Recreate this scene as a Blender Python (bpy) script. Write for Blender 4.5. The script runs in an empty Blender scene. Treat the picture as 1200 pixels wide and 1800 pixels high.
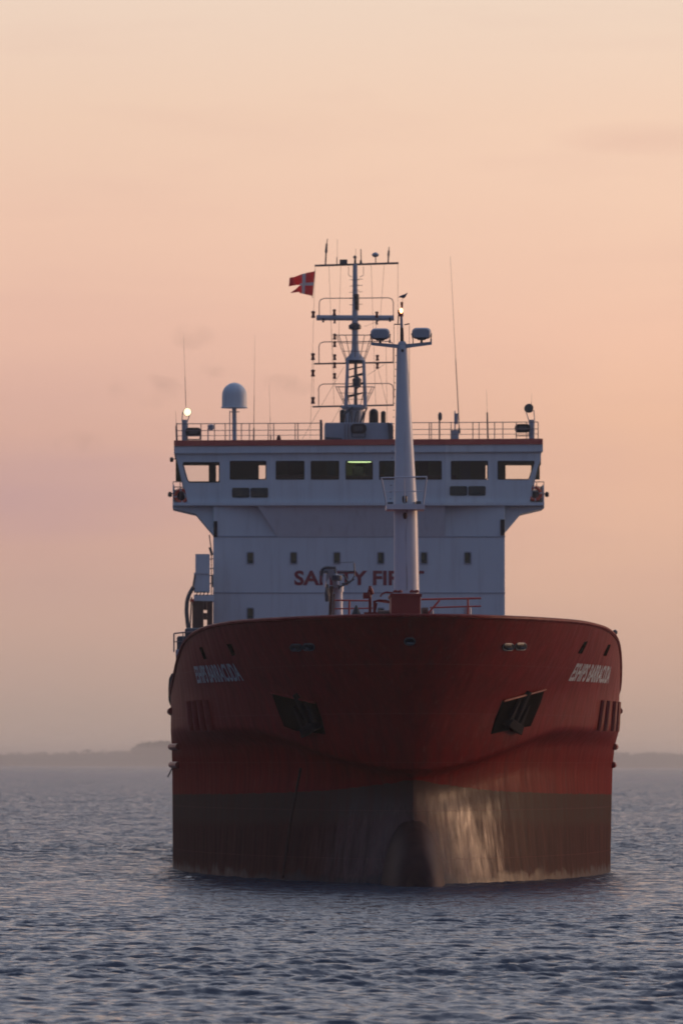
import bpy, bmesh, math, random
import numpy as np
from mathutils import Vector, Matrix
from mathutils.bvhtree import BVHTree
random.seed(7)
R = math.radians
sc = bpy.context.scene
col = sc.collection

# ------------------------------------------------------------------ camera
F = 9180.0                      # focal length in pixels of the 1200 x 1800 photograph
CAM_H = 3.8
PITCH = math.atan(444 / F); ROLL = R(0.18)
cam = bpy.data.cameras.new('camera'); cam_o = bpy.data.objects.new('camera', cam); col.objects.link(cam_o)
cam.sensor_fit = 'VERTICAL'; cam.sensor_height = 36.0; cam.lens = F / 1800 * 36
cam.clip_start = 1.0; cam.clip_end = 40000
CAM_M = Matrix.Translation((0, 0, CAM_H)) @ Matrix.Rotation(R(90) + PITCH, 4, 'X') @ Matrix.Rotation(ROLL, 4, 'Z')
cam_o.matrix_world = CAM_M
cam.dof.use_dof = True; cam.dof.focus_distance = 128.0; cam.dof.aperture_fstop = 2.8
sc.camera = cam_o

# ------------------------------------------------------------------ colour management, sampling
sc.render.engine = 'CYCLES'
sc.view_settings.view_transform = 'Standard'; sc.view_settings.look = 'None'
sc.view_settings.exposure = 0.0; sc.view_settings.gamma = 1.0
sc.cycles.use_denoising = True; sc.cycles.filter_width = 1.7
sc.cycles.max_bounces = 8; sc.cycles.volume_bounces = 0; sc.cycles.sample_clamp_indirect = 3.0
sc.cycles.transparent_max_bounces = 12

def srgb(r, g, b):
    f = lambda v: (v / 255 / 12.92) if v / 255 <= .04045 else ((v / 255 + .055) / 1.055) ** 2.4
    return (f(r), f(g), f(b), 1)

# ------------------------------------------------------------------ sky (dusk)
SUN_EL, SUN_AZ = R(4.0), R(63)        # azimuth measured from +Y (ahead) towards +X (right)
world = bpy.data.worlds.new('World'); sc.world = world; world.use_nodes = True
wt = world.node_tree; wt.nodes.clear()
def wn(kind, **kw):
    n = wt.nodes.new(kind)
    for k, v in kw.items(): setattr(n, k, v)
    return n
def wl(a, b): wt.links.new(a, b)
def wmath(op, a, b=None, c=None, clamp=False):
    n = wn('ShaderNodeMath', operation=op, use_clamp=clamp)
    for i, v in enumerate((a, b, c)):
        if v is None: continue
        if isinstance(v, (int, float)): n.inputs[i].default_value = v
        else: wl(v, n.inputs[i])
    return n.outputs[0]
def wramp(fac, stops):
    n = wn('ShaderNodeValToRGB'); e = n.color_ramp.elements
    while len(e) > 1: e.remove(e[-1])
    e[0].position, e[0].color = stops[0]
    for p, c in stops[1:]:
        q = e.new(p); q.color = c
    wl(fac, n.inputs[0]); return n.outputs[0]
def wmix(fac, a, b):
    n = wn('ShaderNodeMix', data_type='RGBA')
    if isinstance(fac, (int, float)): n.inputs[0].default_value = fac
    else: wl(fac, n.inputs[0])
    for i, v in ((6, a), (7, b)):
        if isinstance(v, tuple): n.inputs[i].default_value = v
        else: wl(v, n.inputs[i])
    return n.outputs[2]
tc = wn('ShaderNodeTexCoord'); sx = wn('ShaderNodeSeparateXYZ'); wl(tc.outputs['Generated'], sx.inputs[0])
X, Y, Z = sx.outputs
el = wmath('SQRT', wmath('MAXIMUM', Z, 0.0))
def q(deg): return math.sqrt(math.sin(R(deg)))
# the bright afterglow ahead
front_l = wramp(el, [(0, srgb(190,168,156)), (q(.55), srgb(184,159,147)), (q(1.3), srgb(194,162,149)), (q(2.7), srgb(205,163,152)),
    (q(3.6), srgb(212,168,155)), (q(4.7), srgb(232,186,166)), (q(5.9), srgb(238,196,173)), (q(7.1), srgb(239,204,180)), (q(8.6), srgb(238,212,192)),
    (q(13), srgb(222,214,216)), (q(24), srgb(222,225,240)), (q(50), srgb(208,216,240)), (1, srgb(116,130,168))])
front_r = wramp(el, [(0, srgb(194,170,156)), (q(.55), srgb(194,164,148)), (q(1.5), srgb(212,172,152)), (q(2.8), srgb(230,183,158)),
    (q(3.8), srgb(237,188,160)), (q(4.7), srgb(243,195,169)), (q(5.9), srgb(245,204,178)), (q(7.1), srgb(244,208,183)), (q(8.6), srgb(240,215,194)),
    (q(13), srgb(226,216,216)), (q(24), srgb(224,226,240)), (q(50), srgb(208,216,240)), (1, srgb(116,130,168))])
lr = wmath('MULTIPLY_ADD', X, 9.0, 0.5, clamp=True)
ns = wn('ShaderNodeTexNoise'); ns.inputs['Scale'].default_value = 9.0; ns.inputs['Detail'].default_value = 4
mp = wn('ShaderNodeMapping'); mp.inputs['Scale'].default_value = (1, 1, 5.5); mp.inputs['Location'].default_value = (3.1, .4, 1.9)
wl(tc.outputs['Generated'], mp.inputs[0]); wl(mp.outputs[0], ns.inputs['Vector'])
lr = wmath('ADD', lr, wmath('MULTIPLY', wmath('SUBTRACT', ns.outputs[0], 0.5), 1.0), clamp=True)
front = wmix(lr, front_l, front_r)
# thin mauve cloud streaks
n2 = wn('ShaderNodeTexNoise'); n2.inputs['Scale'].default_value = 15.0; n2.inputs['Detail'].default_value = 5; n2.inputs['Roughness'].default_value = .55
m2 = wn('ShaderNodeMapping'); m2.inputs['Scale'].default_value = (1, 1, 7.0); m2.inputs['Location'].default_value = (.55, 0, .37)
wl(tc.outputs['Generated'], m2.inputs[0]); wl(m2.outputs[0], n2.inputs['Vector'])
cl = wn('ShaderNodeMapRange'); cl.inputs['From Min'].default_value = .50; cl.inputs['From Max'].default_value = .74
cl.inputs['To Max'].default_value = .10; wl(n2.outputs[0], cl.inputs[0])
front = wmix(cl.outputs[0], front, srgb(205, 155, 150))
# one denser streak of cloud high on the right
def blob(x0, z0, rx, rz, amt):
    a = wmath('DIVIDE', wmath('SUBTRACT', X, x0), rx); b = wmath('DIVIDE', wmath('SUBTRACT', Z, z0), rz)
    d = wmath('ADD', wmath('MULTIPLY', a, a), wmath('MULTIPLY', b, b))
    e = wmath('SUBTRACT', 1.0, d, clamp=True)
    return wmath('MULTIPLY', wmath('MULTIPLY', e, wmath('GREATER_THAN', Y, 0)), wmath('MULTIPLY', n2.outputs[0], amt))
front = wmix(blob(.060, .1195, .022,   .0036, .5), front, srgb(214, 166, 152))
front = wmix(blob(-.062, .052, .045, .011, .62), front, srgb(180, 148, 158))
# the darker blue half of the sky behind the viewer
back = wramp(el, [(0, srgb(84,92,116)), (q(6), srgb(96,104,130)), (q(20), srgb(104,118,150)), (q(50), srgb(92,112,150)), (1, srgb(116,130,168))])
fb = wn('ShaderNodeMapRange', interpolation_type='SMOOTHSTEP'); fb.inputs['From Min'].default_value = -.02; fb.inputs['From Max'].default_value = .78
wl(wmath('ADD', wmath('MULTIPLY', X, math.sin(R(34))), wmath('MULTIPLY', Y, math.cos(R(34)))), fb.inputs[0])
sky_c = wmix(fb.outputs[0], back, front)
# glow where the sun has gone down, to the right
gx = wmath('MAXIMUM', wmath('ADD', wmath('MULTIPLY', X, math.sin(SUN_AZ)), wmath('MULTIPLY', Y, math.cos(SUN_AZ))), 0)
glow = wmath('MULTIPLY', wmath('POWER', gx, 14.0), wmath('SUBTRACT', 1.0, wmath('MULTIPLY', Z, 3.2), clamp=True))
gl = wn('ShaderNodeMix', data_type='RGBA', blend_type='ADD'); wl(glow, gl.inputs[0]); wl(sky_c, gl.inputs[6]); gl.inputs[7].default_value = (.62, .30, .15, 1)
core = wmath('MULTIPLY', wmath('POWER', gx, 60.0), wmath('POWER', wmath('SUBTRACT', 1.0, wmath('MULTIPLY', Z, 2.8), clamp=True), 2.0))
g2 = wn('ShaderNodeMix', data_type='RGBA', blend_type='ADD', clamp_result=False); wl(core, g2.inputs[0]); wl(gl.outputs[2], g2.inputs[6]); g2.inputs[7].default_value = (8.5, 4.4, 2.5, 1)
below = wmix(wmath('GREATER_THAN', Z, -0.002), srgb(70, 74, 88), g2.outputs[2])
bg1 = wn('ShaderNodeBackground'); wl(below, bg1.inputs[0]); bg1.inputs[1].default_value = 1.0
nish = wn('ShaderNodeTexSky', sky_type='NISHITA'); nish.sun_disc = False; nish.sun_elevation = SUN_EL; nish.sun_rotation = SUN_AZ
bg2 = wn('ShaderNodeBackground'); wl(nish.outputs[0], bg2.inputs[0]); bg2.inputs[1].default_value = 0.005
add = wn('ShaderNodeAddShader'); wl(bg1.outputs[0], add.inputs[0]); wl(bg2.outputs[0], add.inputs[1])
wo = wn('ShaderNodeOutputWorld'); wl(add.outputs[0], wo.inputs[0])

sun = bpy.data.lights.new('sun', 'SUN'); sun_o = bpy.data.objects.new('sun', sun); col.objects.link(sun_o)
sun.energy = 0.72; sun.angle = R(4); sun.color = (1, .60, .36)
sd = Vector((math.sin(SUN_AZ) * math.cos(SUN_EL), math.cos(SUN_AZ) * math.cos(SUN_EL), math.sin(SUN_EL)))
sun_o.rotation_euler = sd.to_track_quat('Z', 'Y').to_euler()

# ------------------------------------------------------------------ ship frame and photo geometry
SHIP = Matrix.Translation((2.372, 164, 0)) @ Matrix.Rotation(R(1.03), 4, 'Z') @ Matrix.Rotation(R(-0.17), 4, 'Y')
SHIP_I = SHIP.inverted()
EYE = Vector((0, 0, CAM_H)); EYE_L = SHIP_I @ EYE
def ray(px, py): return (CAM_M.to_3x3() @ Vector(((px - 600) / F, (900 - py) / F, -1)))
def S(px, py, ya):
    """the point of the ship's frame at ya metres abaft the stem that the photograph shows at px, py"""
    d = SHIP_I.to_3x3() @ ray(px, py)
    return EYE_L + d * ((ya - EYE_L.y) / d.y)
def PXM(ya): return (164 + ya) / F      # metres per photo pixel at that station

# ------------------------------------------------------------------ materials
def mat(name, base, rough=.5, metal=0, spec=.5, coat=0, emit=None, estr=1, var=.12, vscale=3.0, streak=.0, bump=.0, dirt=(.1, .06, .04), dirt_amt=.0):
    m = bpy.data.materials.new(name); m.use_nodes = True; t = m.node_tree; b = t.nodes['Principled BSDF']
    b.inputs['Roughness'].default_value = rough; b.inputs['Metallic'].default_value = metal
    b.inputs['Specular IOR Level'].default_value = spec; b.inputs['Coat Weight'].default_value = coat
    b.inputs['Coat Roughness'].default_value = .2
    tcn = t.nodes.new('ShaderNodeTexCoord'); n = t.nodes.new('ShaderNodeTexNoise'); n.inputs['Scale'].default_value = vscale; n.inputs['Detail'].default_value = 5
    t.links.new(tcn.outputs['Object'], n.inputs['Vector'])
    mx = t.nodes.new('ShaderNodeMix'); mx.data_type = 'RGBA'
    mx.inputs[6].default_value = (*[c * (1 - var) for c in base], 1); mx.inputs[7].default_value = (*[min(1, c * (1 + var)) for c in base], 1)
    t.links.new(n.outputs[0], mx.inputs[0]); outc = mx.outputs[2]
    if dirt_amt:
        mp = t.nodes.new('ShaderNodeMapping'); mp.inputs['Scale'].default_value = (2.2, 2.2, .16)
        n2 = t.nodes.new('ShaderNodeTexNoise'); n2.inputs['Scale'].default_value = 1.6; n2.inputs['Detail'].default_value = 6; n2.inputs['Roughness'].default_value = .65
        t.links.new(tcn.outputs['Object'], mp.inputs[0]); t.links.new(mp.outputs[0], n2.inputs['Vector'])
        mr = t.nodes.new('ShaderNodeMapRange'); mr.inputs['From Min'].default_value = .5; mr.inputs['From Max'].default_value = .8; mr.inputs['To Max'].default_value = dirt_amt
        t.links.new(n2.outputs[0], mr.inputs[0])
        m3 = t.nodes.new('ShaderNodeMix'); m3.data_type = 'RGBA'; t.links.new(mr.outputs[0], m3.inputs[0]); t.links.new(outc, m3.inputs[6]); m3.inputs[7].default_value = (*dirt, 1)
        outc = m3.outputs[2]
    t.links.new(outc, b.inputs['Base Color'])
    if bump:
        bp = t.nodes.new('ShaderNodeBump'); bp.inputs['Strength'].default_value = bump; bp.inputs['Distance'].default_value = .05
        t.links.new(n.outputs[0], bp.inputs['Height']); t.links.new(bp.outputs[0], b.inputs['Normal'])
    if emit:
        b.inputs['Emission Color'].default_value = (*emit, 1); b.inputs['Emission Strength'].default_value = estr
    return m
M = {}
M['white'] = mat('white_paint', (.60, .645, .665), .5, dirt_amt=.26, dirt=(.22, .17, .14), var=.05, vscale=1.2, bump=.12)
M['white_gloss'] = mat('white_mast_paint', (.62, .62, .64), .4, var=.06, dirt_amt=.3, dirt=(.28, .16, .10))
M['grey'] = mat('grey_paint', (.34, .36, .40), .5)
M['mast_grey'] = mat('mast_paint', (.42, .44, .48), .5)
M['darkgrey'] = mat('dark_grey_paint', (.07, .075, .085), .5)
M['black'] = mat('black_paint', (.012, .012, .014), .45)
M['redtrim'] = mat('red_trim_paint', (.48, .085, .065), .5)
M['red'] = mat('deck_red_paint', (.24, .022, .016), .5)
M['wire'] = mat('wire_rope', (.10, .09, .09), .6)
M['rail'] = mat('rail_paint', (.22, .17, .17), .5)
M['rust'] = mat('rusty_steel', (.10, .05, .035), .7, var=.4)
M['olive'] = mat('olive_lining', (.10, .095, .045), .7)
M['brown'] = mat('brown_lining', (.06, .04, .025), .7)
M['orange'] = mat('lifebuoy_orange', (.55, .08, .04), .5)
M['flagred'] = mat('flag_red', (.85, .10, .10), .8, bump=.2)
M['flagwhite'] = mat('flag_white', (.78, .76, .78), .8)
M['lamp_warm'] = mat('lit_lamp', (1, .8, .5), .4, emit=(1, .50, .16), estr=9)
M['lamp_search'] = mat('lit_searchlight', (1, .9, .7), .4, emit=(1, .80, .48), estr=1.8)
M['tube_light'] = mat('wheelhouse_tube_light', (.8, .9, .6), .4, emit=(.72, .95, .42), estr=1.6)
M['lamp_red'] = mat('red_lamp_housing', (.12, .01, .008), .4)
M['gull'] = mat('gull_plumage', (.22, .22, .26), .8)
M['gullwing'] = mat('gull_wing', (.10, .10, .13), .8)
M['letter_red'] = mat('red_lettering_paint', (.25, .035, .045), .6)
M['letter_white'] = mat('name_lettering_paint', (.44, .45, .46), .6, dirt_amt=.35, dirt=(.2, .04, .03))
M['pocket'] = mat('recess_shade_black', (.010, .007, .006), .9, spec=0., var=.5, vscale=2)  # shade inside pockets and slots, put into a near-black colour
M['rubber'] = mat('rubber', (.015, .015, .016), .7)
def glass(name, tint, refl):
    m = bpy.data.materials.new(name); m.use_nodes = True; t = m.node_tree; t.nodes.clear()
    tr = t.nodes.new('ShaderNodeBsdfTransparent'); tr.inputs[0].default_value = (*tint, 1)
    gl = t.nodes.new('ShaderNodeBsdfGlossy'); gl.inputs['Roughness'].default_value = .03
    fr = t.nodes.new('ShaderNodeFresnel'); fr.inputs[0].default_value = 1.45
    mx = t.nodes.new('ShaderNodeMixShader'); o = t.nodes.new('ShaderNodeOutputMaterial')
    t.links.new(fr.outputs[0], mx.inputs[0]); t.links.new(tr.outputs[0], mx.inputs[1]); t.links.new(gl.outputs[0], mx.inputs[2]); t.links.new(mx.outputs[0], o.inputs[0])
    return m
for k_ in ('flagred', 'flagwhite'):
    t_ = M[k_].node_tree; b_ = t_.nodes['Principled BSDF']; tr_ = t_.nodes.new('ShaderNodeBsdfTranslucent'); mx_ = t_.nodes.new('ShaderNodeMixShader')
    tr_.inputs[0].default_value = (.90, .14, .12, 1) if k_ == 'flagred' else (.60, .57, .57, 1); mx_.inputs[0].default_value = .45
    t_.links.new(b_.outputs[0], mx_.inputs[1]); t_.links.new(tr_.outputs[0], mx_.inputs[2]); t_.links.new(mx_.outputs[0], t_.nodes['Material Output'].inputs[0])
M['glass'] = glass('window_glass', (.92, .95, .92), .1)
M['darkglass'] = mat('cabin_window_glass', (.025, .035, .03), .12, spec=.6)

# ------------------------------------------------------------------ mesh builder
def tag(o, label=None, cat=None, group=None, kind=None):
    if label: o['label'] = label
    if cat: o['category'] = cat
    if group: o['group'] = group
    if kind: o['kind'] = kind
    return o
def empty(name, loc, parent=None):
    o = bpy.data.objects.new(name, None); col.objects.link(o); o.location = loc; o.empty_display_size = .5
    if parent: o.parent = parent
    return o
class MB:
    def __init__(s): s.v = []; s.f = []; s.mi = []
    def add(s, vs, fs, mi=0):
        k = len(s.v); s.v += [tuple(v) for v in vs]; s.f += [tuple(i + k for i in f) for f in fs]; s.mi += [mi] * len(fs); return s
    def box(s, a, b, mi=0):
        (x0, y0, z0), (x1, y1, z1) = a, b
        x0, x1 = min(x0, x1), max(x0, x1); y0, y1 = min(y0, y1), max(y0, y1); z0, z1 = min(z0, z1), max(z0, z1)
        return s.add([(x0,y0,z0),(x1,y0,z0),(x1,y1,z0),(x0,y1,z0),(x0,y0,z1),(x1,y0,z1),(x1,y1,z1),(x0,y1,z1)],
                     [(0,3,2,1),(4,5,6,7),(0,1,5,4),(1,2,6,5),(2,3,7,6),(3,0,4,7)], mi)
    def tube(s, p, q_, r0, r1=None, n=8, mi=0, caps=True):
        p = Vector(p); q_ = Vector(q_); r1 = r0 if r1 is None else r1
        d = (q_ - p).normalized(); a = d.orthogonal().normalized(); b = d.cross(a)
        vs = []
        for c, r in ((p, r0), (q_, r1)):
            for i in range(n):
                t = 2 * math.pi * i / n; vs.append(c + a * math.cos(t) * r + b * math.sin(t) * r)
        fs = [(i, (i + 1) % n, n + (i + 1) % n, n + i) for i in range(n)]
        if caps: fs += [tuple(range(n - 1, -1, -1)), tuple(range(n, 2 * n))]
        return s.add(vs, fs, mi)
    def path(s, pts, r, n=6, mi=0):
        for a, b in zip(pts[:-1], pts[1:]):
            s.tube(a, b, r, n=n, mi=mi)
        return s
    def lathe(s, c, prof, n=20, axis='Z', mi=0, sx=1, sy=1):
        """prof: (radius, height) pairs round the axis through c"""
        c = Vector(c); vs = []
        for r, h in prof:
            for i in range(n):
                t = 2 * math.pi * i / n; u, w = math.cos(t) * r * sx, math.sin(t) * r * sy
                vs.append(c + (Vector((u, w, h)) if axis == 'Z' else Vector((u, -h, w)) if axis == 'Y' else Vector((h, u, w))))
        m = len(prof); fs = [(j*n+i, j*n+(i+1) % n, (j+1)*n+(i+1) % n, (j+1)*n+i) for j in range(m-1) for i in range(n)]
        fs += [tuple(range(n-1, -1, -1)), tuple(range((m-1)*n, m*n))]
        return s.add(vs, fs, mi)
    def prism(s, front, back, mi=0):
        n = len(front)
        return s.add(list(front) + list(back), [tuple(range(n)), tuple(range(2*n-1, n-1, -1))] + [(i, n+i, n+(i+1) % n, (i+1) % n) for i in range(n)], mi)
    def build(s, name, m, parent=None, smooth=False, bevel=0):
        me = bpy.data.meshes.new(name); me.from_pydata(s.v, [], s.f)
        for mm in (m if isinstance(m, (list, tuple)) else [m]): me.materials.append(mm)
        me.polygons.foreach_set('material_index', s.mi)
        bm = bmesh.new(); bm.from_mesh(me); bmesh.ops.recalc_face_normals(bm, faces=bm.faces); bm.to_mesh(me); bm.free()
        if smooth: me.shade_smooth(); me.set_sharp_from_angle(angle=R(35))
        me.update()
        o = bpy.data.objects.new(name, me); col.objects.link(o)
        if parent: o.parent = parent
        if bevel:
            bv = o.modifiers.new('bevel', 'BEVEL'); bv.width = bevel; bv.segments = 2; bv.limit_method = 'ANGLE'; bv.angle_limit = R(40)
        return o
def panel(mb, poly, ya, th, mi=0):
    """a plate whose front outline is given in photo pixels; ya a number or a function of px"""
    f = ya if callable(ya) else (lambda p: ya)
    fr = [S(px, py, f(px)) for px, py in poly]
    return mb.prism(fr, [v + Vector((0, th, 0)) for v in fr], mi)
def rrect(x0, y0, x1, y1, r, n=4):
    pts = []
    for cx, cy, a0 in ((x1-r, y0+r, -90), (x1-r, y1-r, 0), (x0+r, y1-r, 90), (x0+r, y0+r, 180)):
        for i in range(n + 1):
            a = R(a0 + 90 * i / n); pts.append((cx + r * math.cos(a), cy + r * math.sin(a)))
    return pts
def ring(mb, outer, inner, mi=0):
    """flat frame between two loops of equally many 3-D points, given front; back is 5 cm further"""
    n = len(outer); D = Vector((0, .07, 0))
    vs = list(outer) + list(inner) + [v + D for v in outer] + [v + D for v in inner]
    fs = []
    for i in range(n):
        j = (i + 1) % n
        fs += [(i, j, n+j, n+i), (2*n+i, 3*n+i, 3*n+j, 2*n+j), (i, 2*n+i, 2*n+j, j), (n+i, n+j, 3*n+j, 3*n+i)]
    return mb.add(vs, fs, mi)

# ------------------------------------------------------------------ hull
def pchip(xs, ys, x):
    n = len(xs)
    if x <= xs[0]: return ys[0]
    if x >= xs[-1]: return ys[-1]
    d = [(ys[i+1]-ys[i])/(xs[i+1]-xs[i]) for i in range(n-1)]
    m = [d[0]] + [0 if d[i-1]*d[i] <= 0 else 2*d[i-1]*d[i]/(d[i-1]+d[i]) for i in range(1, n-1)] + [d[-1]]
    for i in range(n-1):
        if x <= xs[i+1]:
            h = xs[i+1]-xs[i]; t = (x-xs[i])/h
            return ys[i]*(2*t**3-3*t*t+1)+h*m[i]*(t**3-2*t*t+t)+ys[i+1]*(-2*t**3+3*t*t)+h*m[i+1]*(t**3-t*t)
LOW = [(-1.5,2.4,33,2.5,1.38),(0,2.75,33,2.5,1.32),(1.5,3.0,32,2.45,1.26),(2.8,3.1,31,2.4,1.20),(3.7,3.1,30,2.35,1.14),(4.4,3.0,28.5,2.28,1.14),(5.0,2.4,26,2.2,1.34)]
UPP = [(5.0,2.4,26,2.2,1.34),(6.2,1.8,26,2.2,1.46),(7.4,.8,25.5,2.2,1.66),(8.6,-.3,25,2.2,1.85)]
BEAM = 8.05
def params(z):
    T = LOW if z < 5.0 else UPP
    zs = [r[0] for r in T]
    return [pchip(zs, [r[k] for r in T], z) for k in (1, 2, 3, 4)]
def zeff(y, z):
    """the knuckle lies 5 m up abaft the anchors and sweeps down towards the stem"""
    u = min(1, max(0, (y - 1.5) / 8.5)); zk = 3.6 + 1.4 * u * u * (3 - 2 * u)
    if z <= 0: return z
    return z * 5 / zk if z < zk else 5 + (z - zk) * 3.6 / (8.6 - zk)
def breadth(y, z):
    s_, e, p, q_ = params(zeff(y, z))
    t = (y - s_) / (e - s_)
    if t <= 0: return 0.0
    if t >= 1: return BEAM
    return BEAM * (1 - (1 - t) ** p) ** (1 / q_)
TOPY = [-1, 6, 10, 13, 15.5, 18, 21, 25, 96]; TOPZ = [8.47, 8.47, 8.40, 8.24, 7.98, 7.45, 6.75, 6.3, 6.3]
def top_z(y): return pchip(TOPY, TOPZ, y)
NT, NR = 90, 110
ts = [1 - math.cos(math.pi / 2 * i / NT) for i in range(NT + 1)]     # dense at the stem
ts = [min(1.0, t) ** 1.15 for t in ts]; ts[0] = 0.0; ts[-1] = 1.0
def hull_rows():
    rows = []
    for j in range(NR + 1):
        v = j / NR; pts = []
        for t in ts:
            z = -1.5 + v * 10; y = 4 + 22 * t
            for _ in range(30):
                s_, e, p, q_ = params(zeff(y, z)); y = .4 * y + .6 * (s_ + (e - s_) * t); z = .5 * z + .5 * (-1.5 + v * (top_z(y) + 1.5))
            s_, e, p, q_ = params(zeff(y, z)); y = s_ + (e - s_) * t
            pts.append((BEAM * (1 - (1 - t) ** p) ** (1 / q_) if t < 1 else BEAM, y, z))
        for y in (40, 55, 70, 85, 92): pts.append((BEAM - (.35 if y > 90 else 0), y, -1.5 + v * (top_z(y) + 1.5)))
        rows.append(pts)
    return rows
rows = hull_rows()
NC = len(rows[0])
hb = MB(); vs = []
for r in rows:
    vs += [(-x, y, z) for x, y, z in reversed(r[1:])] + [(0, r[0][1], r[0][2])] + [(x, y, z) for x, y, z in r[1:]]
W = 2 * NC - 1
fs = [(j*W+i, j*W+i+1, (j+1)*W+i+1, (j+1)*W+i) for j in range(NR) for i in range(W-1)]
fs += [(j*W+W-1, j*W, (j+1)*W, (j+1)*W+W-1) for j in range(NR)]       # transom
hb.add(vs, fs)
HBVH = BVHTree.FromPolygons([Vector(v) for v in vs], fs)
def H(px, py):
    """the hull point (ship's frame) shown at px, py, and its outward normal"""
    d = (SHIP_I.to_3x3() @ ray(px, py)).normalized()
    loc, n, _, _ = HBVH.ray_cast(EYE_L, d)
    if loc is None: return None, None
    if n.dot(d) > 0: n = -n
    return loc, n
def surf(y, z, side, off=0.0):
    """hull surface point at frame y and height z, moved off outwards"""
    x = breadth(y, z) * side; e = .02
    dy = (breadth(y + e, z) - breadth(y - e, z)) / (2 * e); dz = (breadth(y, z + e) - breadth(y, z - e)) / (2 * e)
    n = Vector((side, -dy, -dz)).normalized()
    return Vector((x, y, z)) + n * off, n

ship = empty('tanker_ship', (0, 0, 0))
ship.matrix_world = SHIP
tag(ship, 'red hulled tanker seen bow on with white bridge block lettered SAFETY FIRST', 'ship')

def hull_material():
    m = bpy.data.materials.new('hull_paint'); m.use_nodes = True; t = m.node_tree; b = t.nodes['Principled BSDF']
    N = lambda k, **kw: (lambda n: ([setattr(n, a, v) for a, v in kw.items()], n)[1])(t.nodes.new(k))
    L = t.links.new
    tcn = N('ShaderNodeTexCoord'); sp = N('ShaderNodeSeparateXYZ'); L(tcn.outputs['Object'], sp.inputs[0])
    def mth(op, a, b_=None, c=None, clamp=False):
        n = N('ShaderNodeMath', operation=op, use_clamp=clamp)
        for i, v in enumerate((a, b_, c)):
            if v is None: continue
            if isinstance(v, (int, float)): n.inputs[i].default_value = v
            else: L(v, n.inputs[i])
        return n.outputs[0]
    def noise(scale, mscale, detail=5, rough=.6):
        mp = N('ShaderNodeMapping'); mp.inputs['Scale'].default_value = mscale
        n = N('ShaderNodeTexNoise'); n.inputs['Scale'].default_value = scale; n.inputs['Detail'].default_value = detail; n.inputs['Roughness'].default_value = rough
        L(tcn.outputs['Object'], mp.inputs[0]); L(mp.outputs[0], n.inputs['Vector']); return n.outputs[0]
    def mix(f, a, b_):
        n = N('ShaderNodeMix', data_type='RGBA')
        L(f, n.inputs[0]) if not isinstance(f, float) else setattr(n.inputs[0], 'default_value', f)
        for i, v in ((6, a), (7, b_)):
            if isinstance(v, tuple): n.inputs[i].default_value = v
            else: L(v, n.inputs[i])
        return n.outputs[2]
    def rng(v, a, b_, c=0., d=1.):
        n = N('ShaderNodeMapRange'); n.inputs['From Min'].default_value = a; n.inputs['From Max'].default_value = b_
        n.inputs['To Min'].default_value = c; n.inputs['To Max'].default_value = d; L(v, n.inputs[0]); return n.outputs[0]
    fine = noise(3, (1, 1, 1)); streak = noise(2.2, (1.6, 1.6, .12), 6, .62); big = noise(.45, (1, 1, 1.6), 4); drip = noise(5, (1.5, 1.5, .1), 4)
    wob = mth('MULTIPLY', mth('SUBTRACT', fine, .5), .14)
    # the boot topping line, falling from bow to shoulder
    fc = N('ShaderNodeFloatCurve'); L(mth('DIVIDE', sp.outputs[1], 40.), fc.inputs['Value'])
    c = fc.mapping.curves[0]
    for i, (yy, zz) in enumerate(BOOT):
        if i == 0: c.points[0].location = (yy/40, zz/5)
        elif i == len(BOOT)-1: c.points[-1].location = (yy/40, zz/5)
        else: c.points.new(yy/40, zz/5)
    fc.mapping.update()
    zz = mth('ADD', mth('SUBTRACT', sp.outputs[2], mth('MULTIPLY', fc.outputs[0], 5.)), wob)
    red = mix(rng(streak, .35, .7), (.30, .016, .012, 1), (.17, .012, .010, 1))
    red = mix(rng(big, .4, .7, 0, .5), red, (.19, .016, .013, 1))
    red = mix(rng(drip, .58, .78, 0, .36), red, (.32, .12, .09, 1))
    green = mix(rng(streak, .4, .68), (.098, .056, .040, 1), (.118, .050, .035, 1))
    brown = mix(rng(streak, .35, .66), (.125, .042, .031, 1), (.075, .030, .024, 1))
    brown = mix(rng(drip, .56, .74, 0, .35), brown, (.13, .09, .065, 1))
    under = mix(rng(mth('ADD', zz, mth('MULTIPLY', mth('SUBTRACT', streak, .5), .9)), -1.15, -.85), brown, green)
    colr = mix(rng(zz, -.02, .02), under, red)
    # weld lines between the strakes of plating
    seam = mth('LESS_THAN', mth('ABSOLUTE', mth('SUBTRACT', mth('FRACT', mth('DIVIDE', sp.outputs[2], 1.55)), .5)), .008)
    colr = mix(mth('MULTIPLY', seam, .2), colr, (.30, .10, .08, 1))
    L(colr, b.inputs['Base Color'])
    above = rng(zz, -.03, .03)
    bow = mth('MULTIPLY', mth('MULTIPLY', rng(mth('ADD', sp.outputs[1], mth('MULTIPLY', mth('SUBTRACT', streak, .5), 4.)), 3.6, 6.8, 1., 0.), rng(sp.outputs[2], 2.1, 3.3, 1., 0.)), rng(big, .30, .55, .35, 1.))
    band = rng(mth('ADD', sp.outputs[2], mth('MULTIPLY', mth('SUBTRACT', noise(1.3, (1, 1, 1), 3), .5), .9)), .10, .32, 1., 0.)
    wet = mth('MAXIMUM', bow, mth('MULTIPLY', band, .45))
    rgh = mth('SUBTRACT', rng(streak, .3, .7, .36, .50), mth('MULTIPLY', wet, .24)); L(rgh, b.inputs['Roughness'])
    colr = mix(mth('MULTIPLY', band, .6), colr, (.022, .014, .012, 1)); L(colr, b.inputs['Base Color'])
    gloss = mth('ADD', mth('MULTIPLY', above, rng(sp.outputs[2], 4., 5.2, .12, .42)), mth('MULTIPLY', mth('SUBTRACT', 1., above), mth('MULTIPLY_ADD', wet, .66, .10)), clamp=True)
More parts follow.
